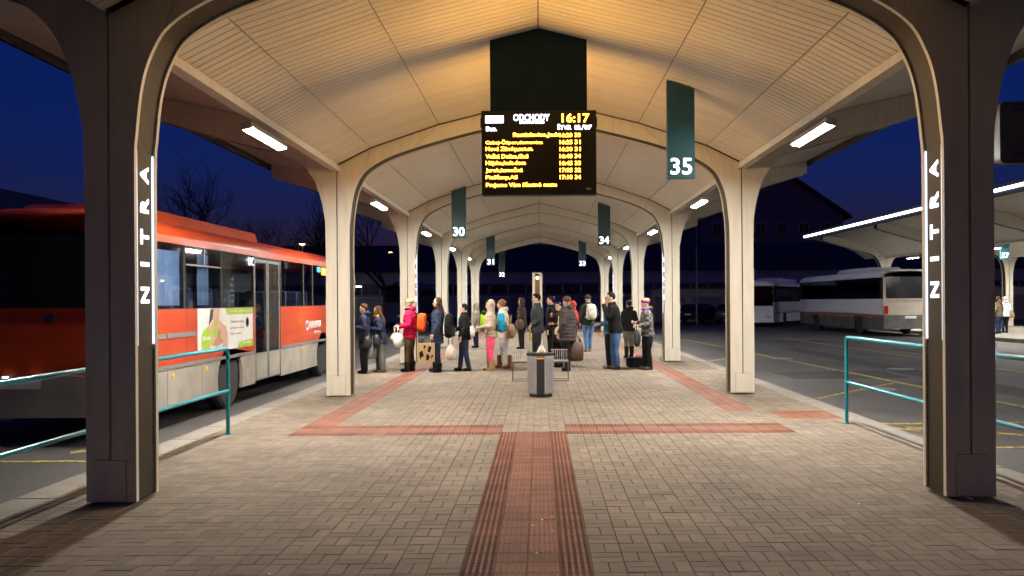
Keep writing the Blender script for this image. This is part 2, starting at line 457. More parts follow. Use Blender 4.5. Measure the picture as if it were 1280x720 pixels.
# template meshes of one frame
core = MB()
for s in (-1, 1):
    for p in P1: core.prism(mirror(p, s), 'XZ', .03, FD-.03)
core_me = core.mesh('frame_core'); core_me.materials.append(M_black)
panel_me = []
for s in (-1, 1):
    for p in P0:
        q = mirror(shrink(p, .004), s)
        for a, b in ((0, .045), (FD-.045, FD)):
            me = MB().prism(q, 'XZ', a, b).mesh('panel'); me.materials.append(M_panel); panel_me.append(me)
bandc = offs(IN, .020, 1); bandc[-1] = (0, bandc[-1][1]); bb = offs(IN, .05, 1); bb[-1] = (0, bb[-1][1])
band_me = []
for s in (-1, 1):
    b = MB()
    full = [[(s*bandc[i][0], .075, bandc[i][1]), (s*bandc[i][0], FD-.075, bandc[i][1]), (s*bb[i][0], FD-.075, bb[i][1]), (s*bb[i][0], .075, bb[i][1])] for i in range(len(bandc))]
    b.rings(full); me = b.mesh('inner_band', True, 30); me.materials.append(M_band); band_me.append(me)
    # small bolts on the band
bolt = MB()
for s in (-1, 1):
    for i in range(12, len(bandc), 4):
        x, z = bandc[i]
        for yy in (.12, .28): bolt.blob((s*x, yy, z), (.007,.007,.007), 1, 6, 4)
bolt_me = bolt.mesh('bolts'); bolt_me.materials.append(M_grey)
hatch_me = []
for s in (-1, 1):
    a, b = sorted((s*3.335, s*3.585))
    me = MB().box(a, b, -.006, .02, .03, .36).mesh('hatch'); me.materials.append(M_panel); hatch_me.append(me)
    me = MB().box(a-.003, b+.003, -.003, .019, .027, .363).mesh('hatch_gap'); me.materials.append(M_black); hatch_me.append(me)
led_me = []
for s in (-1, 1):
    for y in (.050, FD-.066):
        a, b = sorted((s*3.258, s*3.272))
        me = MB().box(a, b, y, y+.011, 1.28, 2.86).mesh('light_strip'); me.materials.append(M_led); led_me.append(me)

def add(me, parent, name=None, loc=(0,0,0)):
    o = bpy.data.objects.new(name or me.name.split('.')[0], me); C.objects.link(o); o.parent = parent; o.location = loc; return o

LET = [('N', 1.69, .135), ('I', 1.945, .035), ('T', 2.17, .125), ('R', 2.43, .125), ('A', 2.685, .14)]
letter_cache = {}
def letters(frame):
    for s in (-1, 1):
        for ch, z, w in LET:
            key = (ch, s)
            ax = (0,0,1); ay = (0,-1,0) if s < 0 else (0,1,0)
            if key not in letter_cache:
                o = text(ch, w, .135, M_letter, frame, (s*3.268, FD/2 + (.0675 if s < 0 else -.0675), z-w/2), ax, ay, name='letter', depth=.006, bold=.028 if ch != 'I' else 0)
                letter_cache[key] = o.data
            else: add(letter_cache[key], frame, 'letter')

def soffit_panels(canopy, y0, y1):
    for s in (-1, 1):
        for k in range(4):
            a, b = U_OUT[k], U_OUT[k+1]
            t = Vector((b[0]-a[0], b[1]-a[1])); L = t.length; t.normalize(); n = Vector((-t.y, t.x))
            p = [(a[0]+t.x*.006, a[1]+t.y*.006), (b[0]-t.x*.006, b[1]-t.y*.006), (b[0]-t.x*.006+n.x*.02, b[1]-t.y*.006+n.y*.02), (a[0]+t.x*.006+n.x*.02, a[1]+t.y*.006+n.y*.02)]
            ny = 2
            for q in range(ny):
                ya, yb = y0+(y1-y0)*q/ny, y0+(y1-y0)*(q+1)/ny
                MB().prism(mirror(p, s), 'XZ', ya+.004, yb-.004).build('soffit_panel', M_soffit, canopy)

def build_canopy(x0, y0, label, slats, sign_frames):
    cp = empty('platform_canopy', (x0, y0, 0), 0, label, 'canopy')
    fr = [f for f in FRAMES]
    for k, f in enumerate(fr):
        fo = add(core_me, cp, 'arched_frame', (0, f, 0))
        for me in panel_me: add(me, fo, 'panel')
        for me in band_me: add(me, fo, 'inner_band')
        for me in hatch_me: add(me, fo)
        if slats: tag(add(bolt_me, fo, 'bolt_row'), kind='stuff')
        if k in sign_frames:
            letters(fo)
            for me in led_me: add(me, fo, 'light_strip')
    YA, YB = fr[0]-5.5, fr[-1]+FD+2.6  # unseen front overhang added to keep blue sky light off the first columns
    # roof sheet above
    up = [(-x, z+.05) for x, z in U_OUT[::-1]] + [(-x, z+.05) for x, z in U_IN[1:]] + [(x, z+.05) for x, z in U_IN[-2::-1]] + [(x, z+.05) for x, z in U_OUT[1:]]
    top = [(x, z+.10) for x, z in up[::-1]]
    MB().prism(up + top, 'XZ', YA, YB).build('roof_sheet', M_roof, cp)
    for s in (-1, 1):
        a, b = sorted((s*7.02, s*7.10))
        MB().box(a, b, YA, YB, 5.10, 5.50).build('fascia', M_fascia, cp)
        a, b = sorted((s*7.105, s*7.13))
        MB().box(a, b, YA, YB, 5.27, 5.37).build('light_strip', M_ledroof, cp)
        for k in range(len(fr)-1):
            a, b = sorted((s*3.395, s*3.53))
            MB().box(a, b, fr[k]+FD+.002, fr[k+1]-.002, 3.85, 3.945).build('gutter_board', M_panel, cp)
    bays = [(YA, fr[0])] + [(fr[k]+FD, fr[k+1]) for k in range(len(fr)-1)] + [(fr[-1]+FD, YB)]
    pitch = .131
    for bi, (a, b) in enumerate(bays):
        soffit_panels(cp, a+.002, b-.002)
        n = int((b-a-.02)/pitch); st = (b-a-.02-n*pitch)/2+a+.01
        joined = MB(); nj = 0
        for s in (-1, 1):
            for k in range(3):
                p, q = U_IN[k], U_IN[k+1]
                t = Vector((q[0]-p[0], q[1]-p[1])); t.normalize(); nn = Vector((-t.y, t.x)); nn = nn if nn.y > 0 else -nn
                e0 = .006; A = Vector(p)+t*e0; B = Vector(q)-t*e0
                if not slats:
                    joined.prism(mirror([A[:], B[:], (B+nn*.02)[:], (A+nn*.02)[:]], s), 'XZ', a+.004, b-.004); continue
                poly = mirror([A[:], B[:], (B+nn*.02)[:], (A+nn*.02)[:]], s)
                me = None
                for j in range(n):
                    y = st+j*pitch
                    if bi == 1 and j >= n-50:
                        if me is None:
                            me = MB().prism(poly, 'XZ', 0, pitch-.016).mesh('slat'); me.materials.append(M_slat)
                        add(me, cp, 'slat', (0, y, 0))
                    else:
                        joined.prism(poly, 'XZ', y, y+pitch-.016); nj += 1
        if joined.v: tag(joined.build('slat_field', M_slat, cp), kind='stuff')
    return cp

canopy = build_canopy(0, 0, 'cream arched station canopy over the brick platform in the middle', True, (0, 2, 4))
canopy2 = build_canopy(22.9, 2.4, 'neighbouring canopy with a white lit roof edge, at the right', False, ())

# canopy lamps
hl = MB().prism([(-.068,.005),(.068,.005),(.055,.055),(-.055,.055)], 'XZ', -.70, .70).box(-.068,-.0585,-.70,.70,-.025,.0045).box(.0585,.068,-.70,.70,-.025,.0045).box(-.058,.058,-.70,-.681,-.034,.0045).box(-.058,.058,.681,.70,-.034,.0045).mesh('housing'); hl.materials.append(M_housing)
dl = MB().prism([(-.053,-.032),(.053,-.032),(.0575,.004),(-.0575,.004)], 'XZ', -.68, .68).mesh('diffuser'); dl.materials.append(M_tube)
brk = MB().box(-.02,.02,-.5,-.46,.055,.11).box(-.02,.02,.46,.5,.055,.11).mesh('bracket'); brk.materials.append(M_housing)
ordn = ['first', 'second', 'third', 'fourth', 'fifth']
def lamps(x0, y0, what, group, sides=(-1, 1), bays=range(5)):
    for s in sides:
        for k in bays:
            y = (FRAMES[k]+FD+FRAMES[k+1])/2
            o = empty('ceiling_lamp', (x0+s*3.50, y0+y, 3.735), 0,
                      'white lit strip lamp, %s from the camera along the %s gutter of the %s' % (ordn[k], 'left' if s < 0 else 'right', what), 'lamp', group)
            o.rotation_euler = (0, s*R(12), 0)
            add(hl, o, 'housing'); add(dl, o, 'diffuser'); add(brk, o, 'bracket')
lamps(0, 0, 'middle canopy', 'strip lamps under the middle canopy')
lamps(22.9, 2.4, 'right canopy', 'strip lamps under the right canopy')

# ================================================================== DEPARTURE BOARD
Y0 = 10.55
db = empty('departure_board', (0, Y0, 2.95), 0, 'black departures screen with amber lettering hung from the canopy ridge', 'screen')
MB().box(-.72, .72, 0, .16, 0, 1.06).build('screen_case', M_blackp, db)
MB().box(-.70, .70, -.006, -.0005, .02, 1.04).build('screen', M_screen, db)
for s in (-1, 1):
    a, b = sorted((s*.72, s*.735)); MB().box(a, b, .03, .12, .86, .98).build('side_bracket', M_blackp, db)
MB().prism([(-.61,1.06),(.61,1.06),(.61,1.955),(0,2.10),(-.61,1.955)], 'XZ', .03, .13).build('hanging_panel', M_darkteal, db)
AX, AZ = (1,0,0), (0,0,1)
def T(s, u0, u1, v0, v1, m, al='L', w=True):     # coordinates read off the enlarged photo of the board (1020 wide, board 65..918 x 60..690)
    fx = lambda u: -.72 + (u-65)/853*1.44
    fz = lambda v: 1.06 - (v-60)/630*1.06
    return text(s, (fx(u1)-fx(u0)) if w else None, fz(v0)-fz(v1), m, db, (fx(u0), -.010, fz(v1)), AX, AZ, bold=.022)
MB().box(-.72+30/853*1.44, -.72+165/853*1.44, -.012, -.007, .905, .995).build('white_field', M_wtext, db)
T('Bus.', 100, 180, 178, 212, M_wtext)
T('ODCHODY', 303, 572, 88, 138, M_wtext); T('DEPARTURES', 350, 532, 140, 158, M_wtext)
T('16:17', 662, 868, 85, 152, M_amber); T("ŠTVR  02./'09'", 630, 884, 164, 206, M_wtext)
rows = [('Rastislavice,Jedn', 300, 650, 232, '16:20', '30'), ('Cabaj-Čápor,domovina', 95, 520, 275, '16:25', '31'), ('Nové Zámky,aut.st.', 95, 448, 335, '16:30', '31'),
        ('Veľká Dolina,Goš', 95, 412, 388, '16:40', '34'), ('Hájske,kult.dom', 95, 392, 443, '16:45', '33'), ('Jarok,konečná', 95, 370, 493, '17:05', '32'), ('Piešťany,AS', 95, 332, 545, '17:10', '34')]
for i, (s, a, b, v, t, n) in enumerate(rows):
    v0 = 228 + i*52.3
    T(s, a, b, v0-2, v0+37, M_amber)
    T(t, 645, 740, v0+2, v0+33, M_amber); T(n, 757, 802, v0+2, v0+33, M_amber)
T('Prajeme Vám šťastnú cestu', 97, 622, 595, 638, M_amber)
for s_, yy in ((-1, -.03), (1, .19)):               # light thrown by the two lit screen faces
    al = bpy.data.lights.new('screen_light', 'AREA'); al.shape = 'RECTANGLE'; al.size = 1.36; al.size_y = .95; al.energy = 66; al.color = (1, .52, .09)
    lo = bpy.data.objects.new('screen_light', al); C.objects.link(lo); lo.parent = db; lo.location = (0, yy, .53)
    lo.rotation_euler = (R(-90) if s_ < 0 else R(90), 0, 0); lo.visible_camera = False
for o in [c for c in db.children if c.name.startswith(('lettering', 'white_field'))]:      # the screen is two sided
    c = o.copy(); C.objects.link(c); c.parent = db; c.location = (0, .16, 0); c.rotation_euler = (0, 0, math.pi)
c = bpy.data.objects.new('screen', bpy.data.objects['screen'].data); C.objects.link(c); c.parent = db; c.location = (0, .16, 0); c.rotation_euler = (0, 0, math.pi)
MB().box(.59, .65, -.010, -.007, .06, .085).build('maker_plate', mat('plate_grey', (.4,.4,.36), .4), db)

# platform number signs
def zceil(x):
    x = abs(x)
    for p, q in zip(U_IN, U_IN[1:]):
        if q[0] <= x <= p[0]: return p[1]+(q[1]-p[1])*(p[0]-x)/(p[0]-q[0])
    return 4.0
def number_sign(n, xc, y, zb, label, x0=0, y0=0):
    o = empty('platform_sign', (x0+xc, y0+y, zb), 0, label, 'sign', 'platform number signs')
    w = .185
    MB().prism([(-w,0),(w,0),(w,zceil(xc+w)-zb-.02),(-w,zceil(xc-w)-zb-.02)], 'XZ', -.05, .05).build('sign_panel', M_teal, o)
    for q in (-.12, .12): MB().box(q-.01, q+.01, -.01, .01, zceil(xc+q)-zb-.05, zceil(xc+q)-zb+.01).build('hanger', M_grey, o)
    text(n, .29, .225, M_num, o, (-.145, -.054, .05), AX, AZ, name='number', bold=.012)
    text(n, .29, .225, M_num, o, (.145, .054, .05), (-1,0,0), AZ, name='number')
    return o
number_sign('35', 1.93, 11.45, 3.27, 'largest teal number sign, reading 35, hanging right of the departures screen')
number_sign('34', 1.96, 25.5, 3.28, 'teal sign reading 34, second from the camera on the right side of the vault')
number_sign('33', 2.08, 41.0, 3.27, 'small far teal sign reading 33, hanging in the last arch on the right')
number_sign('30', -2.06, 21.5, 3.24, 'teal sign reading 30, left below the departures screen, nearest on the left')
number_sign('31', -2.16, 37.0, 3.19, 'small teal sign reading 31, second on the left side of the vault')
number_sign('32', -2.13, 47.3, 2.95, 'dim teal hanging sign with white number 32 at the far end')
number_sign('37', -2.75, 34.0, 3.28, 'hanging sign with white number 37 under the right canopy', 22.9, 2.4)

# hanging dark box sign, at the upper right edge
hb_ = empty('hanging_box', (5.27, 9.0, 3.04), 0, 'dark rounded box hung from the right wing at the picture edge', 'sign')
pts = []
for cx, cz, a0 in ((.27,.62,0),(-.27,.62,90),(-.27,.08,180),(.27,.08,270)):
    for k in range(5): pts.append((cx+.06*math.cos(R(a0+k*22.5)), cz+.06*math.sin(R(a0+k*22.5))))
MB().prism(pts, 'XZ', 0, .14).build('case', mat('dusk_grey', (.05,.045,.05), .5), hb_)
for z in (.12, .59): MB().box(-.18, .3, -.004, .01, z-.012, z+.012).build('slot', M_blackp, hb_)
for x in (.12, .26): MB().tube([(x,.07,.67),(x,.07,1.88)], .012).build('hanger', M_grey, hb_)

# ================================================================== RAILINGS
def railing(x, ya, yb, posts, h, label):
    o = empty('handrail', (x, yb, 0), 0, label, 'railing')
    L = ya-yb
    r = .07; arc = [(0, -r+r*math.cos(R(a)), h-r+r*math.sin(R(a))) for a in (0, 22, 45, 67, 90)]
    MB().tube([(0,0,0.0)]+[(0,0,h*.5)]+arc+[(0,L,h)], .024, 10).build('top_rail', M_rail, o, True)
    MB().tube([(0,0,.54),(0,L,.54)], .02, 10).build('middle_rail', M_rail, o, True)
    for p in posts: MB().tube([(0,p-yb,0),(0,p-yb,h)], .023, 10).build('post', M_rail, o, True)
    for p in [yb]+posts: MB().lathe([(.05,0.002),(.05,.012),(.03,.014)], 'Z', (0,p-yb,0), 14).build('base_plate', M_rail, o)
railing(-3.86, 2.0, 10.37, [7.9], 1.06, 'teal tubular handrail beside the red bus, left of the platform')
railing(3.97, 2.0, 10.9, [8.0], 1.12, 'teal tubular handrail along the right edge of the platform')

# ================================================================== BIN, BENCH, PILLAR
bn = empty('litter_bin', (.0, 14.25, 0), 0, 'grey perforated litter bin with black front stripe standing mid platform', 'bin')
def octo(rx, ry, z, c=.35): return [(-rx,-ry*c,z),(-rx*c,-ry,z),(rx*c,-ry,z),(rx,-ry*c,z),(rx,ry*c,z),(rx*c,ry,z),(-rx*c,ry,z),(-rx,ry*c,z)]
MB().rings([octo(.215,.215,.06), octo(.225,.225,.10), octo(.225,.225,.66), octo(.22,.22,.70)]).build('body', M_steel, bn)
MB().rings([octo(.19,.19,0), octo(.19,.19,.06)]).build('base', M_blackp, bn)
MB().box(-.065,.065,-.232,-.222,.05,.68).build('front_stripe', M_blackp, bn)
MB().box(-.06,.06,-.236,-.23,.645,.67).build('orange_label', mat('orange_label', (.7,.25,.03), .5), bn)
MB().rings([octo(.235,.235,.70), octo(.235,.235,.735), octo(.17,.17,.745)]).build('rim', M_blackp, bn)
holes = MB()
for sx in (-1, 1):
    for i in range(3):
        for j in range(11):
            t = .22+.26*i
            x = sx*(.079+.145*t); y = -.2252+.146*t
            z = .14+.042*j
            holes.tube([(x+.0, y-.003*1, z),(x+sx*.002, y-.0045, z)], .0085, 6)
tag(holes.build('perforation', M_blackp, bn), kind='stuff')
pp = MB().prism([(-.085,0),(-.045,0),(.005,.095),(-.03,.12)], 'XZ', -.06, -.056).prism([(.085,0),(.045,0),(-.005,.095),(.03,.12)], 'XZ', -.05, -.046).build('crumpled_paper', mat('paper_white', (.75,.75,.72), .7), loc=(.02, 14.25, .747))
tag(pp, 'folded white paper standing on top of the litter bin', 'paper')

M_wire = mat('bench_wire', (.13,.13,.13), .4, metal=.6)
M_mesh = mat('bench_mesh', (.45,.44,.42), .45, metal=.4)
be = empty('wire_bench', (0, 16.9, 0), 0, 'low grey wire mesh bench behind the litter bin', 'bench')
for s in (-1, 1):
    a, b = s*.22, s*.56
    MB().tube([(a,-.2,.10),(a,-.2,.03),(b,-.2,.03),(b,-.2,.40),(b,.22,.40),(b,.22,.03),(a,.22,.03)], .011, 6).build('leg_loop', M_wire, be, True)
    x0, x1 = sorted((a, b)); 
    for k in range(9):
        x = x0+.02+(x1-x0-.04)*k/8
        MB().tube([(x,-.2,.415),(x,.2,.405),(x,.26,.50),(x,.30,.62)], .007, 5).build('wire', M_mesh, be)
    for yy, zz in ((-.2,.42),(0,.417),(.2,.412),(.30,.62)):
        MB().tube([(x0,yy,zz),(x1,yy,zz)], .010, 6).build('cross_wire', M_mesh, be)
    MB().box(x0, x1, -.19, .2, .385, .398).build('seat_pan', M_mesh, be)
MB().tube([(-.56,-.2,.40),(.56,-.2,.40)], .014, 6).tube([(-.56,.2,.40),(.56,.2,.40)], .014, 6).build('seat_rail', M_wire, be)

tp = empty('info_pillar', (-.07, 23.2, 0), 0, 'tall cream info pillar with glowing slot behind the queue', 'pillar')
for s in (-1, 1):
    a, b = sorted((s*.065, s*.135)); MB().cbox(a, b, -.2, .2, 0, 2.36, .01).build('side_panel', M_panel, tp)
MB().box(-.062, .062, -.15, .15, .02, 2.32).build('inner_panel', mat('brown_panel', (.16,.09,.04), .5), tp)
MB().box(-.03, .03, -.19, -.155, 2.22, 2.27).build('slot_lamp', glow('slot_lamp', (1,.8,.5), 14), tp)
MB().box(-.136, .136, -.21, .21, 2.362, 2.39).build('cap', M_panel, tp)

# ================================================================== BUSES
G_bus = glass('bus_glass', (.86,.89,.90), .05)
G_dark = glass('dark_bus_glass', (.10,.11,.14), .07)
M_seat = mat('seat_fabric', (.04,.07,.16), .8)
M_curtain = mat('curtain', (.16,.25,.46), .85, var=.2, scale=8)
M_lens_w = mat('lens_clear', (.6,.6,.6), .1)
M_lens_r = mat('lens_red', (.35,.01,.01), .15)
M_lens_o = mat('lens_orange', (.75,.32,.02), .2, emit=(1,.5,.05), es=.5)
def wheel(parent, x, y, r, side):
    w = empty('wheel', (x, y, r)); w.parent = parent
    t = .14
    MB().lathe([(r*.60,-t),(r*.88,-t),(r*.97,-t*.75),(r,-t*.4),(r,t*.4),(r*.97,t*.75),(r*.88,t),(r*.60,t)], 'X', (0,0,0), 28).build('tyre', M_rubber, w, True, 35)
    s = side
    MB().lathe([(r*.62,-t*.9*s),(r*.62,t*.85*s),(r*.57,t*.9*s),(r*.50,t*.55*s),(r*.34,t*.35*s),(r*.30,t*.75*s),(r*.14,t*.8*s),(.004,t*.8*s)], 'X', (0,0,0), 20).build('rim', M_rim, w, True, 35)
    for k in range(8):
        a = k*math.pi/4
        MB().blob((s*t*.42, r*.42*math.cos(a), r*.42*math.sin(a)), (.02,.018,.018), 1, 6, 4).build('nut', M_grey, w)
def arch_poly(y0, y1, z0, z1, wheels, r):
    p = [(y0, z0)]
    for wy in wheels:
        if y0 < wy < y1:
            dz = .5-z0; ww = math.sqrt(r*r-dz*dz); a0 = math.atan2(-dz, -ww); 
            for k in range(15):
                a = math.pi + math.asin(dz/r) - (math.pi+2*math.asin(dz/r))*k/14
                p.append((wy+r*math.cos(a), .5+r*math.sin(a)))
    return p + [(y1, z0), (y1, z1), (y0, z1)]
def bus(name, loc, rz, L, wheels, c, label, cat, right, left, zs=(.30,.88,1.70,2.62), ac=(1.2,7), gl=None, doors=(), curtains=(), band=None):
    """local frame: x right, y forward, z up from the road"""
    gl = gl or G_bus
    b = empty(name, loc, rz, label, cat)
    zb, zr, zw, zt = zs
    hw = 1.25
    for s, wins in ((1, right), (-1, left)):
        a0, a1 = sorted((s*(hw-.05), s*hw))
        brk_ = [0.05] + [q for d in (doors if s > 0 else ()) for q in d] + [L-.06]
        segs = [(brk_[i], brk_[i+1]) for i in range(0, len(brk_), 2)]
        for (p, q) in segs:
            MB().prism(arch_poly(p, q, zb, zr-.004, wheels, .56), 'YZ', a0, a1).build('skirt', c['skirt'], b)
            MB().box(a0, a1, p, q, zr, zw-.003).build('side_panel', c['side'], b)
            m = MB().box(*sorted((s*(hw-.002), s*(hw+.012))), p+.02, q-.02, zr-.035, zr+.02).build('trim_strip', c.get('trim', M_grey), b)
            n = max(1, int((q-p)/1.2))
            for k in range(1, n):      # panel joints on the skirt
                yy = p+(q-p)*k/n
                if all(abs(yy-w) > .62 for w in wheels):
                    MB().box(*sorted((s*(hw-.002), s*(hw+.003))), yy-.005, yy+.005, zb+.01, zr-.05).build('skirt_joint', M_grey, b)
                    MB().lathe([(.03,0),(.028,.012),(.004,.018)] if s > 0 else [(.03,0),(.028,-.012),(.004,-.018)], 'X', (s*hw, yy+.18, zr-.13), 10).build('marker_lamp', M_lens_o, b)
        if band: MB().box(*sorted((s*(hw+.001), s*(hw+.006))), .05, L-.06, band[0], band[1]).build('stripe', band[2], b)
        MB().box(a0, a1, .02, L-.03, zt+.003, zt+.10).build('cant_rail', c['roof'], b)
        last = 0.02
        for (p, q) in wins:
            if p-last > 1: MB().box(a0, a1, last, last+.05, zw, zt).box(a0, a1, p-.05, p-.002, zw, zt).build('pillar', M_blackp, b)
            elif p-last > .01: MB().box(a0, a1, last, p-.002, zw, zt).build('pillar', M_blackp, b)
            w = MB().box(*sorted((s*(hw-.02), s*(hw-.008))), p, q, zw+.002, zt-.002).build('window', gl, b)
            last = q+.002
        if not (s > 0 and doors): MB().box(a0, a1, last, L-.04, zw, zt).build('pillar', M_blackp, b)
        for wy in wheels:
            wheel(b, s*(hw-.17), wy, .50, s)
    # roof
    def sec(y, k, dz): return [(x*k, y, z+dz) for x, z in ((hw,zt+.10),(hw-.03,zt+.19),(hw-.16,zt+.29),(hw-.42,zt+.35),(0,zt+.38),(-(hw-.42),zt+.35),(-(hw-.16),zt+.29),(-(hw-.03),zt+.19),(-hw,zt+.10))]
    MB().rings([sec(0,.975,-.1), sec(.05,.99,-.03), sec(.25,1,0), sec(L-.3,1,0), sec(L-.08,.985,-.04), sec(L,.96,-.12)]).build('roof', c['roof'], b, True, 50)
    if ac:
        def s2(y, w, z): return [(w,y,zt+.30),(w-.06,y,z-.03),(w-.16,y,z),(-w+.16,y,z),(-w+.06,y,z-.03),(-w,y,zt+.30)]
        MB().rings([s2(ac[0],.78,zt+.34), s2(ac[0]+.35,.82,zt+.56), s2(ac[1]-.45,.82,zt+.56), s2(ac[1],.74,zt+.34)]).build('roof_unit', c['roof'], b, True, 30)
        MB().box(-.5,.5, ac[1]-2.4, ac[1]-.9, zt+.562, zt+.59).build('roof_vent', c['roof'], b)
    # rear
    def rr(w, z0, z1, r):
        o = []
        for cx, cz, a in ((w-r,z1-r,0),(-w+r,z1-r,90),(-w+r,z0+r,180),(w-r,z0+r,270)):
            for k in range(5): o.append((cx+r*math.cos(R(a+k*22.5)), cz+r*math.sin(R(a+k*22.5))))
        return o
    MB().prism([(-hw+.02,zr),(hw-.02,zr),(hw-.01,zt+.16),(hw-.2,zt+.28),(-hw+.2,zt+.28),(-hw+.01,zt+.16)], 'XZ', 0, .06).build('rear_panel', c['rear'], b)
    MB().prism(rr(hw-.14, zw+.02, zt+.02, .10), 'XZ', -.014, .01).build('rear_window', M_rearglass, b)
    MB().box(-hw+.01, hw-.01, -.05, .06, zb+.06, zr-.004).build('rear_bumper', c['skirt'], b)
    MB().box(-.95,.95,-.010,0, zr+.12, zw-.18).build('engine_lid', c['rear'], b)
    for k in range(4): MB().box(-.9,.9,-.016,-.004, zw-.14+k*.03, zw-.125+k*.03).build('vent_slat', c.get('dark', c['rear']), b)
    for s in (-1, 1):
        MB().box(*sorted((s*1.02, s*1.2)), -.02, .0, zr+.04, zr+.42).build('tail_light', M_lens_r, b)
        MB().box(*sorted((s*.14, s*.20)), -.075, -.051, zr-.02, zr+.0).build('plate_lamp', glow('plate_lamp', (1,.95,.85), 5.0) if cat == 'bus' and ac and c.get('lit') else M_lens_w, b)
    MB().box(-.26,.26,-.058,-.051, zr-.16, zr-.05).build('number_plate', mat('plate_white', (.7,.7,.7), .5), b)
    # front
    MB().prism([(-hw+.02,zb),(hw-.02,zb),(hw-.02,1.35),(-hw+.02,1.35)], 'XZ', L-.08, L).build('front_panel', c['front'], b)
    MB().box(-hw+.04, hw-.04, L-.06, L+.03, zb+.02, zb+.28).build('front_bumper', c['front'], b)
    MB().prism([(-hw+.05,1.355),(hw-.05,1.355),(hw-.08,zt+.02),(-hw+.08,zt+.02)], 'XZ', L-.03, L+.005).build('windscreen', gl, b)
    MB().prism([(-hw+.03,zt+.022),(hw-.03,zt+.022),(hw-.16,zt+.22),(-hw+.16,zt+.22)], 'XZ', L-.06, L-.005).build('destination_board', M_blackp, b)
    for s in (-1, 1):
        MB().blob((s*.95, L, zb+.42), (.2,.05,.09), .7).build('headlight', M_lens_w, b, True)
        MB().tube([(s*1.15,L,zt-.05),(s*1.3,L+.28,zt-.02),(s*1.32,L+.34,zt-.2)], .02, 6).build('mirror_arm', M_blackp, b)
        MB().blob((s*1.32, L+.34, zt-.42), (.09,.06,.2), .6).build('mirror', M_blackp, b, True)
        MB().tube([(s*.25,L+.02,1.38),(s*.7,L+.02,1.95)], .012, 5).build('wiper', M_blackp, b)
    # interior
    MB().box(-hw+.06, hw-.06, .1, L-.1, .55, .80).build('floor', M_blackp, b)
    for k in range(int((L-3)/.8)):
        for s in (-1, 1):
            y = .9+k*.8
            if s > 0 and any(p-.4 < y < q+.3 for p, q in doors): continue
            for xx in (.42, .88):
                MB().cbox(s*xx-.2, s*xx+.2, y-.07, y+.03, 1.2, 2.02, .04).box(s*xx-.2, s*xx+.2, y+.03, y+.4, 1.2, 1.3).build('seat', M_seat, b)
    for s, p, q, z0 in curtains:
        n = 22; r1 = []; 
        for k in range(n+1):
            y = p+(q-p)*k/n; x = s*(hw-.06)+.022*math.sin(k*1.9)
            r1.append((x, y))
        m = MB()
        for k in range(n):
            (xa,ya),(xb,yb) = r1[k], r1[k+1]
            m.add([(xa,ya,z0),(xb,yb,z0),(xb,yb,zt-.1),(xa,ya,zt-.1),(xa-s*.006,ya,z0),(xb-s*.006,yb,z0),(xb-s*.006,yb,zt-.1),(xa-s*.006,ya,zt-.1)], [(0,1,2,3),(7,6,5,4)])
        m.build('curtain', M_curtain, b, True)
    return b
M_rearglass = mat('rear_glass', (.012,.014,.02), .12)
redp = mat('red_bus_paint', (.50,.055,.012), .30, var=.14, scale=1.5, coat=.4, stretch=(1,1,2))
redd = mat('dark_red_paint', (.30,.02,.008), .4, var=.06)
skirt = mat('dusty_skirt', (.30,.275,.235), .6, var=.22, scale=2.5)
YR = 10.45
rb = bus('red_bus', (-6.45, YR, -.15), 0, 12.2, (3.65, 9.65), dict(skirt=skirt, side=redp, roof=redp, rear=redp, front=redp, dark=redd, lit=1),
         'red and grey coach parked along the left platform edge', 'bus',
         [(.25,1.80),(1.88,3.25),(3.29,4.80),(6.44,8.0),(8.06,8.75),(8.8,10.55)], [(.3,2.2),(2.3,4.2),(4.3,6.2),(6.3,8.2),(8.3,10.6)],
         ac=(1.0,6.8), doors=((4.86,6.38),(10.62,11.9)), curtains=((1,1.00,1.80,1.74),(1,2.45,2.85,1.74),(-1,1,1.6,1.78),(-1,3,3.5,1.78)))
# door leaves of the red bus
def door(b, p, q):
    mid = (p+q)/2
    for a, c_ in ((p+.02, mid-.015), (mid+.015, q-.02)):
        d = empty('door', (1.22, a, .34)); d.parent = b
        w = c_-a
        fr = MB().box(-.02,.02,0,.05,0,2.24).box(-.02,.02,w-.05,w,0,2.24).box(-.02,.02,.05,w-.05,0,.5).box(-.02,.02,.05,w-.05,2.18,2.24)
        fr.build('door_frame', M_grey, d)
        MB().box(-.006,.006,.05,w-.05,.5,2.18).build('door_glass', G_bus, d)
        MB().box(-.024,-.02+.045,.06,w-.06,.02,.48).build('door_panel', skirt, d)
        MB().tube([(-.06,.1,1.1),(-.06,w-.1,1.25)], .015, 6).build('grab_bar', M_chrome, d)
    MB().box(1.2, 1.25, p, q, 2.60, 2.622).build('door_header', M_blackp, b)
door(rb, 4.86, 6.38); door(rb, 10.62, 11.9)
MB().box(-1.19,1.19,.06,.1,1.0,2.5).build('rear_bulkhead', M_blackp, rb)
for yy in (.62, 1.92, 7.6, 9.9):
    MB().box(1.2495, 1.2512, yy-.006, yy+.006, .92, 1.69).build('panel_joint', redd, rb)
for yy in (1.84, 3.27, 8.03, 8.775): MB().box(1.2405, 1.2515, yy-.035, yy+.035, 1.70, 2.62).build('window_seal', M_rubber, rb)
MB().box(1.2495, 1.2515, .06, 4.84, 1.688, 1.70).build('window_seal', M_rubber, rb); MB().box(1.2495, 1.2515, 6.4, 10.6, 1.688, 1.70).build('window_seal', M_rubber, rb)
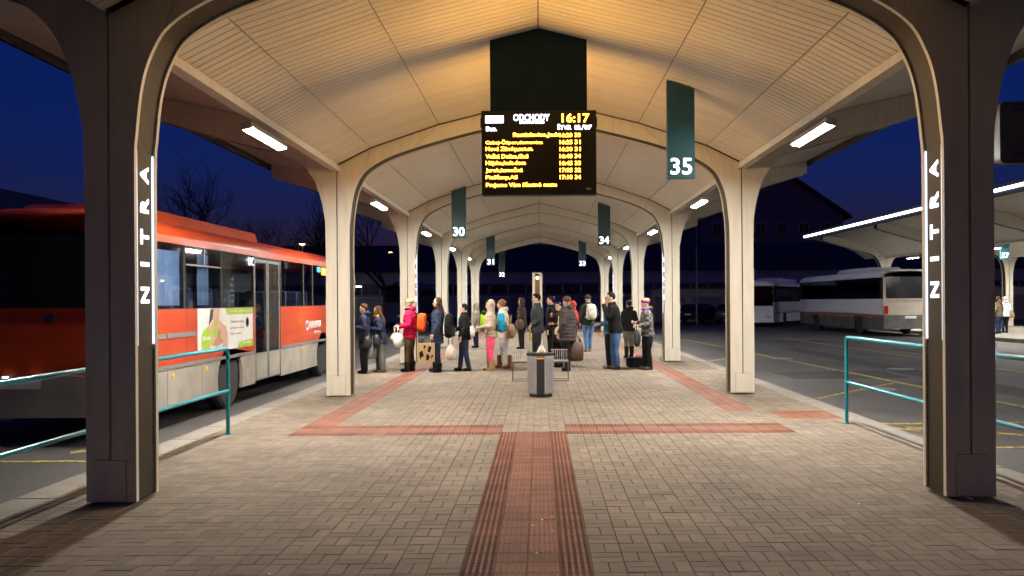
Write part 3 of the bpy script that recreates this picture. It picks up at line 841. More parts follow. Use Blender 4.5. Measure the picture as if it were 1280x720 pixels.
# sliding vent on the second window, stickers, slots
MB().box(1.232,1.252,1.9,3.24,2.33,2.355).build('vent_rail', M_grey, rb)
MB().box(1.232,1.252,2.56,2.60,2.355,2.61).build('vent_rail', M_grey, rb)
for y0_, z0_ in ((1.25, 1.28), (.25, 1.28)): MB().box(1.248,1.262,y0_,y0_+.95,z0_,z0_+.07).build('vent_slot', M_grey, rb)
M_wprint = mat('white_print', (.8,.8,.8), .5); M_gprint = mat('green_print', (.36,.55,.03), .5); M_gtext = mat('grey_print', (.3,.3,.32), .5)
text('ARRIVA', 1.05, .17, M_wprint, rb, (1.252, 8.45, 1.18), (0,1,0), AZ)
text('@ express', .55, .08, M_wprint, rb, (1.252, 8.9, 1.05), (0,1,0), AZ)
MB().lathe([(.11,0),(.11,.004),(.075,.004),(.075,0)], 'X', (1.251, 8.28, 1.26), 20).build('emblem', M_wprint, rb)
MB().lathe([(.035,-.012),(.06,-.012),(.06,-.02),(.035,-.02)], 'Y', (.35, -.002, 1.60), 16).build('rear_emblem', M_chrome, rb)
text('UC', .3, .15, glow('window_sign', (.7,.85,1), 1.6), rb, (1.246, 4.55, 2.44), (0,1,0), AZ)
MB().box(1.235,1.244,9.2,9.5,2.48,2.6).build('window_sticker', mat('cyan_sticker', (.02,.4,.6), .4, emit=(.05,.5,.7), es=.6), rb)
MB().box(1.235,1.244,9.6,10.3,2.42,2.6).build('route_plate', mat('yellow_plate', (.8,.5,.02), .4, emit=(1,.6,.05), es=.9), rb)
# advert: white board, woman's back, green corners
ad = MB().box(1.2505,1.254,2.3,4.74,1.0,1.685).build('advert_board', mat('advert_white', (.78,.78,.76), .4), rb)
def adp(poly, m, d, name): return MB().prism([(2.3+u*2.44, 1.0+v*.685) for u, v in poly], 'YZ', 1.2545, 1.2545+d, ).build(name, m, ad)
askin = mat('print_skin', (.62,.40,.29), .5); asks = mat('print_skin_shadow', (.45,.26,.18), .5)
adp([(.05,0),(.05,.35),(.09,.52),(.20,.62),(.24,.72),(.23,1),(.36,1),(.35,.74),(.40,.64),(.47,.56),(.50,.35),(.49,0)], askin, .001, 'print_back')
adp([(.17,.6),(.20,.98),(.25,.98),(.235,.75)], mat('print_hair', (.03,.015,.01), .5), .0018, 'print_hair')
adp([(.19,.02),(.2,.16),(.30,.08),(.40,.17),(.41,.02)], mat('print_white', (.7,.7,.72), .5), .0018, 'print_top')
adp([(.28,.30),(.24,.42),(.27,.65),(.30,.72),(.32,.5),(.31,.33)], M_gprint, .0022, 'print_leaf')
adp([(.24,.15),(.30,.36),(.34,.52),(.37,.5),(.36,.33),(.42,.2),(.36,.1)], asks, .0014, 'print_hand')
adp([(.135+.085*math.cos(a*.314), .30+.25*math.sin(a*.314)) for a in range(20)], M_gprint, .003, 'print_badge')
adp([(.46,1),(.50,.84),(1,.84),(1,1)], M_gprint, .002, 'print_corner'); adp([(.68,0),(.72,.15),(1,.19),(1,0)], M_gprint, .002, 'print_corner')
for s_, u, v, w_, h_, m_ in (('Zdravie, krása, pohyb', .54, .89, .40, .06, M_wprint), ('Unikátna terapia', .55, .62, .26, .08, M_gtext), ('pri bolesti chrbta', .55, .47, .26, .07, M_gtext), ('kĺbov, svalov', .55, .34, .2, .07, M_gtext), ('www.', .78, .07, .18, .06, M_wprint), ('100% na chrbát', .075, .28, .12, .1, M_wprint)):
    text(s_, w_*2.44, h_*.685, m_, ad, (1.2585, 2.3+u*2.44, 1.0+v*.685), (0,1,0), AZ, depth=.001)
MB().lathe([(.09,0),(.09,.002),(.07,.002),(.07,0)], 'X', (1.257, 2.3+.88*2.44, 1.43), 18).build('print_ring', M_gtext, ad)

wht = mat('white_bus_paint', (.74,.75,.80), .35, var=.06); dirty = mat('dirty_rear', (.44,.38,.31), .6, var=.15, scale=2); dsk = mat('grimy_skirt', (.10,.095,.09), .7, var=.35, scale=2)
redline = (.90,1.0, mat('red_stripe', (.42,.05,.03), .5))
bus('white_coach', (17.05, 38.7, -.15), 0, 12.4, (3.0, 9.4), dict(skirt=dsk, side=wht, roof=wht, rear=dirty, front=wht),
    'white coach with red stripe seen from behind, right of the lane', 'bus', [(.4,11.6)], [(.35,3),(3.04,6),(6.04,9),(9.04,11.9)], zs=(.30,1.0,1.75,2.75), ac=(2.5,7.5), gl=G_dark, band=redline)
w2 = bus('white_front_bus', (14.6, 66.5, -.15), R(176), 11.5, (3.0, 8.6), dict(skirt=wht, side=wht, roof=wht, rear=wht, front=wht),
    'white coach facing the camera beyond the right columns', 'bus', [(.4,4),(4.1,7.6),(7.7,10.8)], [(.4,4),(4.1,7.6),(7.7,10.8)], zs=(.30,.9,1.6,2.6), ac=(3,8.5), gl=G_dark)
w2.rotation_euler = (0,0,R(150)); w2.location = (19.3, 63.2, -.15)
bus('dark_blue_bus', (-9.6, 58, -.15), 0, 11.5, (3.0, 8.6), dict(skirt=mat('blue_paint', (.02,.035,.09), .4), side=_m['blue_paint'], roof=_m['blue_paint'], rear=_m['blue_paint'], front=_m['blue_paint']),
    'dark blue coach in shadow beyond the left columns', 'bus', [(.4,4),(4.1,7.6),(7.7,10.8)], [(.4,4),(4.1,7.6),(7.7,10.8)], gl=G_dark)

# ================================================================== CARS
def car(loc, rz, col, label):
    b = empty('parked_car', loc, rz, label, 'car', 'cars parked by the garages')
    prof = [(-2.1,.32),(-2.14,.6),(-2.08,.95),(-1.95,1.02),(-1.6,1.42),(-1.2,1.48),(-.1,1.47),(.35,1.38),(1.0,.98),(1.75,.88),(2.08,.72),(2.14,.45),(2.1,.28)]
    secs = []
    for x, k in ((-.84,.96),(-.78,1),(.78,1),(.84,.96)):
        secs.append([(x if z < 1.0 else x*(1-(z-1)*.42), y*k, z if z < 1.0 or abs(x) < .8 else z-.02) for y, z in prof])
    MB().rings(secs).build('body', col, b, True, 28)
    for s in (-1, 1):
        for poly in ([(-1.55,1.0),(-1.42,1.36),(-.95,1.4),(-.95,1.0)],[(-.88,1.0),(-.88,1.4),(-.05,1.4),(0,1.0)],[(.07,1.0),(.02,1.38),(.3,1.32),(.82,1.0)]):
            m = MB(); X = lambda z: s*(.845*(1-(z-1)*.42)+.004) if z > 1 else s*.848
            vs = [(X(z), y*.965, z) for y, z in poly] + [(X(z)-s*.02, y*.965, z) for y, z in poly]
            m.add(vs, [(0,1,2,3),(7,6,5,4),(0,4,5,1),(1,5,6,2),(2,6,7,3),(3,7,4,0)]).build('window', M_rearglass, b)
        MB().blob((s*.95, .62, 1.0), (.1,.06,.07), .7).build('mirror', col, b, True)
        MB().blob((s*.66, -2.06, .84), (.14,.07,.12), .7).build('tail_light', M_lens_r, b, True)
        MB().blob((s*.62, 2.05, .66), (.18,.08,.08), .7).build('headlight', M_lens_w, b, True)
        for y in (-1.28, 1.3):
            w = empty('wheel', (s*.74, y, .31)); w.parent = b
            MB().lathe([(.2,-.1),(.29,-.1),(.31,-.05),(.31,.05),(.29,.1),(.2,.1)], 'X', (0,0,0), 20).build('tyre', M_rubber, w, True, 35)
            MB().lathe([(.2,-.09*s),(.2,.08*s),(.15,.05*s),(.01,.06*s)], 'X', (0,0,0), 14).build('rim', M_rim, w, True, 35)
    MB().add([(-.62,-1.99,1.04),(.62,-1.99,1.04),(.55,-1.66,1.38),(-.55,-1.66,1.38),(-.62,-1.97,1.02),(.62,-1.97,1.02),(.55,-1.64,1.36),(-.55,-1.64,1.36)],
             [(0,1,2,3),(7,6,5,4),(0,4,5,1),(1,5,6,2),(2,6,7,3),(3,7,4,0)]).build('rear_window', M_rearglass, b)
    MB().box(-.26,.26,-2.155,-2.13,.66,.77).build('number_plate', mat('plate_white', (.7,.7,.7), .5), b)
    return b
car((12.0, 62.5, -.15), R(-38), mat('black_car', (.012,.013,.016), .25, coat=.6), 'black estate car parked in front of the garage doors')
car((14.6, 63.2, -.15), R(-30), mat('teal_car', (.01,.05,.06), .3, coat=.6), 'dark teal car half hidden behind the right column')

# ================================================================== BACKGROUND BUILDINGS
M_wall = mat('dusk_render', (.32,.38,.44), .85, var=.15, scale=.5)
M_wall2 = mat('brown_render', (.11,.14,.17), .85, var=.15, scale=.5)
M_tile = mat('roof_tiles', (.045,.055,.065), .8, var=.3, scale=2)
M_gar = mat('garage_render', (.48,.43,.34), .85, var=.15, scale=1)
M_gdoor = mat('garage_door', (.22,.22,.22), .6, var=.1)
M_pane = mat('window_pane', (.015,.02,.03), .35, spec=.2)
# long depot hall closing the view
hall = empty('depot_hall', (-5, 92, -.15), 0, 'long two storey depot hall with strip windows closing the view', 'building')
MB().box(-45, 110, 0, 14, 0, 5.0).build('wall', M_wall, hall)
MB().prism([(-.8,5.0),(14.8,5.0),(7,8.4)], 'YZ', -46, 111).build('roof', M_tile, hall)
MB().box(-45.05, 110.05, -.05, .02, 3.55, 3.7).build('cornice', M_wall2, hall)
MB().box(-45.05, 110.05, -.05, .02, 2.35, 2.5).build('cornice', M_wall2, hall)
for k in range(76):
    x = -44.5+k*2
    w = MB().box(x+.06, x+1.9, -.03, .05, 2.52, 3.53).build('window', M_blackp, hall)
    MB().box(x+.14, x+.94, -.045, -.031, 2.6, 3.45).build('pane', M_pane, w); MB().box(x+1.02, x+1.82, -.045, -.031, 2.6, 3.45).build('pane', M_pane, w)
for k in range(14):
    x = -43+k*5.6; d = MB().box(x, x+2.6, -.04, .05, 0, 2.2).build('gate', M_gdoor, hall)
# gabled tall building at the right
tall = empty('gabled_building', (31, 112, -.15), 0, 'tall dark gabled building behind the coaches at the right', 'building')
MB().prism([(-9.5,0),(9.5,0),(9.5,13),(0,19.5),(-9.5,13)], 'XZ', 0, 30).build('wall', M_wall2, tall)
for s in (-1, 1):
    t = [(0,19.55),(0,20.0),(s*10.4,12.85),(s*10.4,12.4)]
    MB().prism(t, 'XZ', -.8, 31).build('roof', M_tile, tall)
for r in range(4):
    for k in range(6):
        x, z = -8+k*2.9, 1.6+r*2.9
        w = MB().box(x, x+1.3, -.06, .05, z, z+1.6).build('window', M_wall, tall)
        for q in (0, 1): MB().box(x+.08+q*.6, x+.62+q*.6, -.09, -.061, z+.08, z+1.52).build('pane', M_pane, w)
for x, z, w_ in ((-6,9.9,4.2),(-5.5,6.9,4.5),(1.5,6.9,5)):
    MB().box(x, x+w_, -.12, -.095, z, z+.75).build('sign_board', mat('dark_red_board', (.22,.012,.02), .6), tall)
# garages
gar = empty('garage_row', (9, 68, -.15), 0, 'row of cream garages with grey doors behind the parked cars', 'building')
MB().box(0, 34, 0, 6, 0, 2.65).build('wall', M_gar, gar)
MB().box(-.2, 34.2, -.25, 6.2, 2.65, 2.8).build('roof', M_roof, gar)
for k in range(11):
    x = .35+k*3.05
    d = MB().box(x, x+2.35, -.03, .1, 0, 2.0).build('garage_door', M_gdoor, gar)
    for q in range(7): MB().box(x+.04, x+2.31, -.05, -.031, .12+q*.27, .34+q*.27).build('door_slat', M_gdoor, d)
    MB().box(x-.3, x-.06, -.06, .02, 0, 2.62).build('pier', M_gar, gar)
# old tiled roof building on the left, behind the bus
old = empty('tiled_house', (-27, 20, -.15), 0, 'low dark house with grey tiled roof behind the red bus', 'building')
MB().box(-6, 6, 0, 46, 0, 4.2).build('wall', M_wall2, old)
ot = mat('grey_roof_tiles', (.10,.10,.11), .8, var=.4, scale=3)
for s in (-1, 1):
    MB().prism([(0,7.5),(0,7.3),(s*6.6,3.9),(s*6.6,4.1)], 'XZ', -.5, 46.5).build('roof', M_roof, old)
tl = MB()
for r in range(22):
    for k in range(94):
        u = r/22; x = 6.6*(1-u)+.02; z = 4.15+3.4*u
        y = -.5+k*.5+(.25 if r % 2 else 0)
        tl.add([(x,y,z+.05),(x,y+.47,z+.05),(x-.3,y+.47,z+.2),(x-.3,y,z+.2),(x,y,z-.02),(x,y+.47,z-.02)], [(0,1,2,3),(0,4,5,1)])
tag(tl.build('roof_tile', ot, old), kind='stuff')
for k in range(6):
    y = 1.5+k*4.2; w = MB().box(5.95, 6.05, y, y+1.2, 1.4, 2.9).build('window', M_wall, old)
    MB().box(6.051, 6.07, y+.08, y+1.12, 1.48, 2.82).build('pane', M_pane, w)

# ================================================================== TREES
M_bark = mat('dark_bark', (.035,.028,.024), .9, var=.3)
def tree_meshes(seed, H):
    rng = random.Random(seed); tr, tw = MB(), MB()
    def grow(p, d, L, r, lv):
        n = 3 if lv < 3 else 2; pts = [p]; q = p
        for k in range(n):
            d = (d+Vector((rng.uniform(-1,1),rng.uniform(-1,1),rng.uniform(-.3,.7)))*.16).normalized(); q = q+d*L/n; pts.append(q)
        (tr if lv < 2 else tw).tube(pts, [r*(1-.45*k/n) for k in range(n+1)], 6 if lv < 2 else 3)
        if lv >= 6: return
        for k in range(3 if lv < 5 else 2+(rng.random() < .6)):
            a = rng.uniform(0, 6.28); sp = rng.uniform(.4,.85)
            u = d.orthogonal().normalized(); v = d.cross(u)
            nd = (d+(u*math.cos(a)+v*math.sin(a))*sp+Vector((0,0,.15))).normalized()
            st = pts[-1] if k < 2 else pts[-2]
            grow(st, nd, L*rng.uniform(.62,.85), r*.56, lv+1)
    grow(Vector((0,0,0)), Vector((0,0,1)), H*.24, H*.019, 0)
    a, b = tr.mesh('trunk'), tw.mesh('crown'); a.materials.append(M_bark); b.materials.append(M_bark); return a, b
TT = [tree_meshes(3, 11), tree_meshes(11, 12), tree_meshes(23, 10)]
spots = [(-41, 92, 1.0), (-35, 88, 1.1), (-29.5, 90, 1.0), (-24.5, 86, 1.05), (-46, 95, .9), (-20.5, 84, 1.0), (-16, 88, .95), (-52, 96, .8)]
tl_ = ['third bare tree from the left above the bus roof', 'tall bare tree above the middle of the bus roof', 'bare tree above the front of the bus roof', 'bare tree just left of the second left column', 'second bare tree from the left above the bus roof', 'bare tree right of the second left column', 'bare tree between the second and third left columns', 'leftmost small bare tree beside the bus roof unit']
for k, (x, y, s) in enumerate(spots):
    t = empty('bare_tree', (x, y, -.15), k*1.3, tl_[k], 'tree', 'bare trees behind the bus'); t.scale = (s*1.5, s*1.5, s*1.5)
    add(TT[k % 3][0], t, 'trunk'); add(TT[k % 3][1], t, 'crown')

# ================================================================== STREET LAMPS
M_lampw = glow('street_white', (1,.95,.9), 30); M_lampo = glow('street_orange', (1,.5,.15), 40)
def street_lamp(x, y, h, heads, m, label, r=.06):
    o = empty('street_lamp', (x, y, -.15), 0, label, 'street lamp', 'street lamps around the station')
    MB().tube([(0,0,0),(0,0,h)], [r*1.3, r*.7], 8).build('pole', M_grey, o, True)
    for dx in heads:
        if dx: MB().tube([(0,0,h-.05),(dx*.5,0,h+.06),(dx,0,h+.08)], .03, 6).build('arm', M_grey, o)
        MB().blob((dx, 0, h+.10), (.34,.16,.08), .8).build('lamp_head', M_grey, o, True)
        MB().blob((dx, -.02, h+.05), (.30,.15,.07), .8).build('lamp_glass', m, o, True)
street_lamp(-19.6, 88, 3.35, (-.62,.62), M_lampw, 'twin headed white lamp glowing behind the queue at the left')
street_lamp(-26, 92, 8.1, (.0,), M_lampo, 'orange street lamp glowing over the bus roof')
street_lamp(-17.2, 97, 7.4, (.0,), M_lampo, 'orange street lamp high behind the second left column')
street_lamp(11.2, 60, 7.0, (-.9,), M_housing, 'unlit tall grey lamp post behind the right columns')

# hall-shaped light blocker added behind the camera (out of view, closes the sky on that side)
st = empty('sky_blocker_hall', (0, -26, -.15), 0, 'plain unseen hall added behind the viewpoint to block sky light', 'building')
MB().box(-45, 45, -12, 0, 0, 9).build('wall', M_wall2, st)
MB().box(-46, 46, -13, 1, 9, 9.4).build('roof', M_roof, st)
for k in range(14):
    x = -42+k*6.2; w = MB().box(x, x+4, -.02, .08, 3.2, 6.4).build('window', M_blackp, st)
    MB().box(x+.1, x+3.9, .081, .1, 3.3, 6.3).build('pane', M_pane, w)

# ================================================================== PEOPLE
FUSED = []
def fuse(mb, name, m, parent, vox=.016, it=3, fac=.5):
    me = mb.mesh(name); ob = bpy.data.objects.new(name, me); C.objects.link(ob); ob.parent = parent
    r = ob.modifiers.new('r', 'REMESH'); r.mode = 'VOXEL'; r.voxel_size = vox; r.use_smooth_shade = True
    k = ob.modifiers.new('s', 'SMOOTH'); k.iterations = it; k.factor = fac
    FUSED.append((ob, m)); return ob
ARM = {'down': ((.125,-.015,.635), (.13,.03,.505)), 'carry': ((.13,-.03,.635), (.135,.035,.515)), 'fold': ((.128,-.02,.645), (.055,.145,.665)),
       'fore': ((.128,-.015,.64), (.11,.13,.62)), 'face': ((.115,.085,.665), (.035,.115,.845)), 'strap': ((.12,.03,.67), (.07,.085,.775)), 'pocket': ((.14,-.04,.65), (.095,.06,.575))}
def person(x, y, H, rz, label, top, trs, shoe, head, arms=('down','down'), step=.0, hem=.47, puff=0, fat=1.0, wide=0, boots=0, hood=None, skin=None, turn=0, lean=0, legshow=None, group='people waiting on the platform'):
    o = empty('person', (x, y, 0), R(rz), label, 'person', group)
    sk = skin or SKIN; fat *= 1.07
    V = lambda a, b, c: Vector((a*H, b*H + lean*H*max(0, c-.5), c*H))
    legs = {}
    for s in (-1, 1):
        st_ = step*s
        legs[s] = (V(s*.048,0,.49), V(s*.05,st_*.55+.012,.27), V(s*.05,st_,.045))
    arm = {}
    for s, nm in ((-1, arms[0]), (1, arms[1])):
        e, w = ARM[nm]; arm[s] = (V(s*.098,0,.795), V(s*e[0]*(1+.35*(fat-1)),e[1],e[2]), V(s*w[0]*(1+.3*(fat-1)),w[1],w[2]))
    # body
    b = MB()
    b.tube([V(0,0,.47),V(0,0,.55),V(0,0,.62),V(0,0,.73),V(0,0,.80),V(0,0,.835),V(0,.004,.89)], [(.08*H,.058*H),(.08*H,.056*H),(.07*H,.05*H),(.085*H,.058*H),(.08*H,.045*H),(.04*H,.036*H),(.030*H,.033*H)], 14)
    for s in (-1, 1):
        h, k, a = legs[s]; b.tube([h, k, a, a-Vector((0,0,.02*H))], [.05*H,.034*H,.023*H,.022*H], 10)
        sh, el, wr = arm[s]; b.tube([sh, el, wr], [.03*H,.024*H,.017*H], 10)
    # hands
    for s in (-1, 1):
        sh, el, wr = arm[s]; d = (wr-el).normalized()
        if arms[0 if s < 0 else 1] in ('down','carry'): d = (d+Vector((0,0,-.8))).normalized()
        n = Vector((s,0,0)) if abs(d.x) < .8 else Vector((0,1,0)); side = d.cross(n).normalized(); n = side.cross(d).normalized()
        pc = wr + d*.045
        b.tube([wr, pc, wr+d*.085], [(.022,.018),(.040,.017),(.038,.014)], 10)
        for k in range(4):
            st0 = wr + d*.08 + side*(-.028+.019*k); L = (.062,.074,.070,.052)[k]
            b.tube([st0, st0+d*L*.55-n*.006*s, st0+d*L*.8-n*.026], [.0098,.009,.0075], 6)
        b.tube([wr+d*.03+side*.03, wr+d*.055+side*.052-n*.01, wr+d*.085+side*.055-n*.02], [.012,.010,.008], 6)
    # head
    Rt = Matrix.Rotation(R(turn), 3, 'Z')
    hc = V(0,.008,.93)
    def hp(a, b_, c): return hc + Rt @ Vector((a*H, b_*H, c*H))
    b.blob(hp(0,0,.006), (.044*H,.054*H,.062*H), 1, 14, 10, Rt)
    b.blob(hp(0,.014,-.034), (.031*H,.036*H,.034*H), 1, 12, 8, Rt)
    b.blob(hp(0,.056,-.010), (.0085*H,.012*H,.014*H), 1, 8, 6, Rt)
    b.blob(hp(0,.044,-.042), (.018*H,.010*H,.010*H), 1, 8, 6, Rt)
    for s in (-1, 1): b.blob(hp(s*.046,-.004,-.008), (.007*H,.014*H,.02*H), 1, 8, 6, Rt)
    bo = fuse(b, 'body', sk, o, .0105, 2, .4)
    for s in (-1, 1):
        MB().blob(hp(s*.018,.0495,.006), (.0075*H,.005*H,.0045*H), 1, 8, 5, Rt).build('eye', EYE, o, True)
        MB().blob(hp(s*.019,.0505,.019), (.012*H,.005*H,.0028*H), 1, 8, 5, Rt).build('eyebrow', head.get('brow', EYE), o, True)
    MB().blob(hp(0,.0525,-.036), (.013*H,.005*H,.004*H), 1, 8, 5, Rt).build('mouth', LIP, o, True)
    # trousers
    t = MB(); wl_ = 1+.5*wide
    t.tube([V(0,0,.44),V(0,0,.50),V(0,0,.57)], [(.07*H*fat,.062*H),(.090*H*fat,.07*H),(.084*H*fat,.062*H)], 14)
    for s in (-1, 1):
        h, k, a = legs[s]
        m1, m2 = h.lerp(k,.5), k.lerp(a,.5)
        t.tube([h, m1, k, m2, a, a+Vector((0,0,-.012*H))], [.059*H*fat,.052*H*fat,.041*H*wl_,.039*H*wl_,.033*H*(1+.75*wide),.034*H*(1+.8*wide)], 12)
    fuse(t, 'trousers', trs, o, .0135, 3)
    # shoes
    for s in (-1, 1):
        h, k, a = legs[s]; q = MB()
        q.blob((a.x, a.y+.028*H, .024*H), (.028*H,.068*H,.024*H), .75, 14, 8)
        q.tube([a+Vector((0,0,.02*H)), a-Vector((0,0,.028*H))], [.031*H,.031*H], 10)
        if boots: q.tube([a+Vector((0,0,boots*H)).lerp(Vector((0,0,boots*H)),1), a+Vector((0,0,boots*.5*H)), a], [.044*H,.040*H,.035*H], 12)
        q.box(a.x-.024*H, a.x+.024*H, a.y-.03*H, a.y+.085*H, 0, .012*H)
        fuse(q, 'shoe', shoe, o, .012, 2)
    # jacket
    j = MB(); n = 26; pts, rad = [], []
    prof = [(hem,.100,.080),(hem+.06,.100,.080),(.60,.092,.071),(.66,.096,.074),(.73,.104,.078),(.785,.102,.068),(.815,.086,.056),(.84,.055,.046),(.865,.044,.044)]
    def pr(z):
        for (z0,a0,b0),(z1,a1,b1) in zip(prof, prof[1:]):
            if z <= z1: u = (z-z0)/(z1-z0); u = max(0,u); return a0+(a1-a0)*u, b0+(b1-b0)*u
        return prof[-1][1:]
    N = 40
    for k in range(N+1):
        z = hem+(.865-hem)*k/N; a, c_ = pr(z)
        w = 1+puff*(abs(math.sin((z-hem)*math.pi/.047))-.55)*.16 if z < .8 else 1
        pts.append(V(0,-.002,z)); rad.append((a*H*fat*w, c_*H*fat*w))
    j.tube(pts, rad, 18)
    for s in (-1, 1):
        sh, el, wr = arm[s]; ps, rs = [], []
        for k in range(25):
            u = k/24
            p = (sh.lerp(el, u/.5) if u < .5 else el.lerp(wr, (u-.5)/.5)); r = (.045-.017*u)*H*(.55+.45*fat)
            r *= 1+puff*(abs(math.sin(u*math.pi*7))-.55)*.18
            ps.append(p); rs.append(r)
        j.tube(ps, rs, 12)
        j.blob(sh+Vector((-s*.01*H,0,-.004*H)), (.046*H,.046*H,.042*H), 1, 10, 8)
    if hood == 'down': j.blob(V(0,-.052,.862), (.066*H,.042*H,.036*H), .9); 
    if hood in ('down', 'collar'): j.tube([V(0,0,.84),V(0,.002,.875)], [(.05*H,.05*H),(.047*H,.05*H)], 14)
    jk = fuse(j, 'jacket', top, o, .0135, 2)
    if hood == 'up':
        hd = MB(); hd.blob(hp(0,-.016,.010), (.060*H,.062*H,.078*H), .95, 16, 10, Rt); hd.tube([V(0,-.012,.84), hp(0,-.012,-.03)], [(.062*H,.055*H),(.056*H,.052*H)], 14)
        fuse(hd, 'hood', head.get('hood', top), o, .0135, 2)
    # hair / hat
    hr = head.get('hair'); kind = head.get('kind', 'short')
    if hr:
        q = MB(); q.blob(hp(0,-.012,.018), (.050*H,.054*H,.058*H), 1, 14, 9, Rt)
        if kind in ('short',): q.blob(hp(0,.012,.054), (.040*H,.036*H,.02*H), 1, 12, 7, Rt)
        if kind == 'long':
            q.tube([hp(0,-.02,.03), hp(0,-.04,-.04), V(0,-.068,.80), V(0,-.078,.74), V(0,-.075,.70)], [(.046*H,.035*H),(.054*H,.03*H),(.056*H,.022*H),(.045*H,.016*H),(.02*H,.01*H)], 12)
            for s in (-1, 1): q.tube([hp(s*.03,-.01,.04), hp(s*.047,.0,-.02), V(s*.05,.03,.84), V(s*.05,.075,.77), V(s*.045,.08,.72)], [.02*H,.017*H,.016*H,.013*H,.006*H], 8)
        if kind == 'curly':
            rg = random.Random(int(x*100))
            for k in range(46):
                a = rg.uniform(0, 6.28); zz = rg.uniform(-.075,.06); rr_ = math.sqrt(max(.1, 1-(zz/.09)**2))
                px_, py_ = .052*rr_*math.cos(a), -.012+.056*rr_*math.sin(a)
                if py_ > .02 and zz < .035: continue
                q.blob(hp(px_,py_,zz), (.016*H,.016*H,.016*H), 1, 8, 5)
        if kind == 'bun': q.blob(hp(0,-.066,.028), (.026*H,.024*H,.026*H), 1, 10, 7)
        fuse(q, 'hair', hr, o, .011, 1)
    if head.get('hat'):
        q = MB(); q.blob(hp(0,-.004,.030), (.0525*H,.058*H,.052*H), .92, 16, 10, Rt); q.tube([hp(0,-.004,.012), hp(0,-.004,.034)], [(.055*H,.060*H),(.056*H,.061*H)], 18)
        hat = fuse(q, 'hat', head['hat'], o, .0115, 1)
        for i_, (zz, mm) in enumerate(head.get('bands', ())):
            k_ = math.sqrt(max(.05, 1-((zz-.030)/.055)**2))
            MB().tube([hp(0,-.004,zz-.008), hp(0,-.004,zz+.008)], [(.0565*H*k_+.004,.0615*H*k_+.004)]*2, 18).build('hat_band', mm, o, True)
        if head.get('pom'): MB().blob(hp(0,-.004,.088), (.018*H,.018*H,.018*H), 1, 8, 6).build('pompom', head['pom'], o, True)
    if head.get('glasses'):
        for s in (-1, 1): MB().tube([hp(s*.018+.013*math.cos(a*.7), .057, .006+.010*math.sin(a*.7)) for a in range(10)], .0018*H, 5).build('spectacle_rim', M_blackp, o)
    if head.get('scarf'): 
        MB().tube([V(.05*math.cos(a*.65), .004+.052*math.sin(a*.65), .852+.004*math.sin(a*2)) for a in range(11)], .017*H, 8).build('scarf', head['scarf'], o, True)
    if head.get('furtrim'):
        q = MB(); rg = random.Random(5)
        for k in range(34):
            a = k/34*6.283; q.blob(hp(.056*math.cos(a), .026+rg.uniform(-.006,.006), .004+.07*math.sin(a)), (.013*H,.013*H,.013*H), 1, 6, 4)
        q.build('fur_trim', head['furtrim'], o, True)
    Mw = Matrix.Translation((x, y, 0)) @ Matrix.Rotation(R(rz), 4, 'Z')
    return dict(o=o, L=Mw @ (arm[-1][2]), Rr=Mw @ (arm[1][2]), back=Mw @ V(0,-.085*fat,.70), hipL=Mw @ V(-.13*fat,-.01,.56), hipR=Mw @ V(.13*fat,-.01,.56), H=H, rz=rz, shL=Mw @ V(-.06,0,.83), shR=Mw @ V(.06,0,.83), M=Mw)

# bags (all things of their own)
def handbag(p, rz, w, h, d, m, label, drop=.22, name='handbag', strap_to=None):
    o = empty(name, tuple(p), R(rz), label, 'bag', 'bags carried by the people')
    b = MB().blob((0,0,-drop-h/2), (w/2,d/2,h/2), .62, 18, 12, None, .12)
    fuse(b, 'bag_body', m, o, .013, 2)
    MB().tube([(-w*.22,.02,-drop+.03-.06),(-w*.20,.01,-drop*.45),(0,0,.0),(w*.20,.01,-drop*.45),(w*.22,.02,-drop-.03)], .009, 6).build('handle', m, o, True)
    MB().box(-w*.3, w*.3, -d*.12, d*.12, -drop-.012, -drop+.004).build('zip_top', M_blackp, o)
    MB().blob((0,-d*.5,-drop-h*.55), (w*.28,d*.10,h*.22), .6).build('pocket', m, o, True)
    return o
def carrier(p, rz, w, h, d, m, label, motif=None):
    o = empty('carrier_bag', tuple(p), R(rz), label, 'bag', 'bags carried by the people')
    rings = []; rg = random.Random(int(abs(p[0])*1000))
    n = 20
    for t, sx, sy in ((0,.72,.5),(.05,.95,.9),(.25,1.05,1.1),(.5,1.05,1.1),(.75,.98,.85),(.92,.86,.45),(1,.80,.2)):
        ring = []
        for k in range(n):
            a = 2*math.pi*k/n; e = .75
            cx = math.copysign(abs(math.cos(a))**e, math.cos(a)); cy = math.copysign(abs(math.sin(a))**e, math.sin(a))
            j_ = 1+rg.uniform(-.06,.06)
            ring.append((w/2*sx*cx*j_, d/2*sy*cy*j_, -.16-h*(1-t)))
        rings.append(ring)
    MB().rings(rings).build('bag_body', m, o, True, 80)
    for s in (-1, 1):
        MB().tube([(s*w*.30,0,-.165),(s*w*.22,.0,-.07),(0,0,.0)], [(.03,.006),(.018,.006),(.010,.006)], 8).build('handle', m, o, True)
    if motif: MB().prism([(w*.2*math.cos(a*.5), -.16-h*.45+h*.16*math.sin(a*.5)) for a in range(12)], 'XZ', -d*.56, -d*.54).build('print', motif, o)
    return o
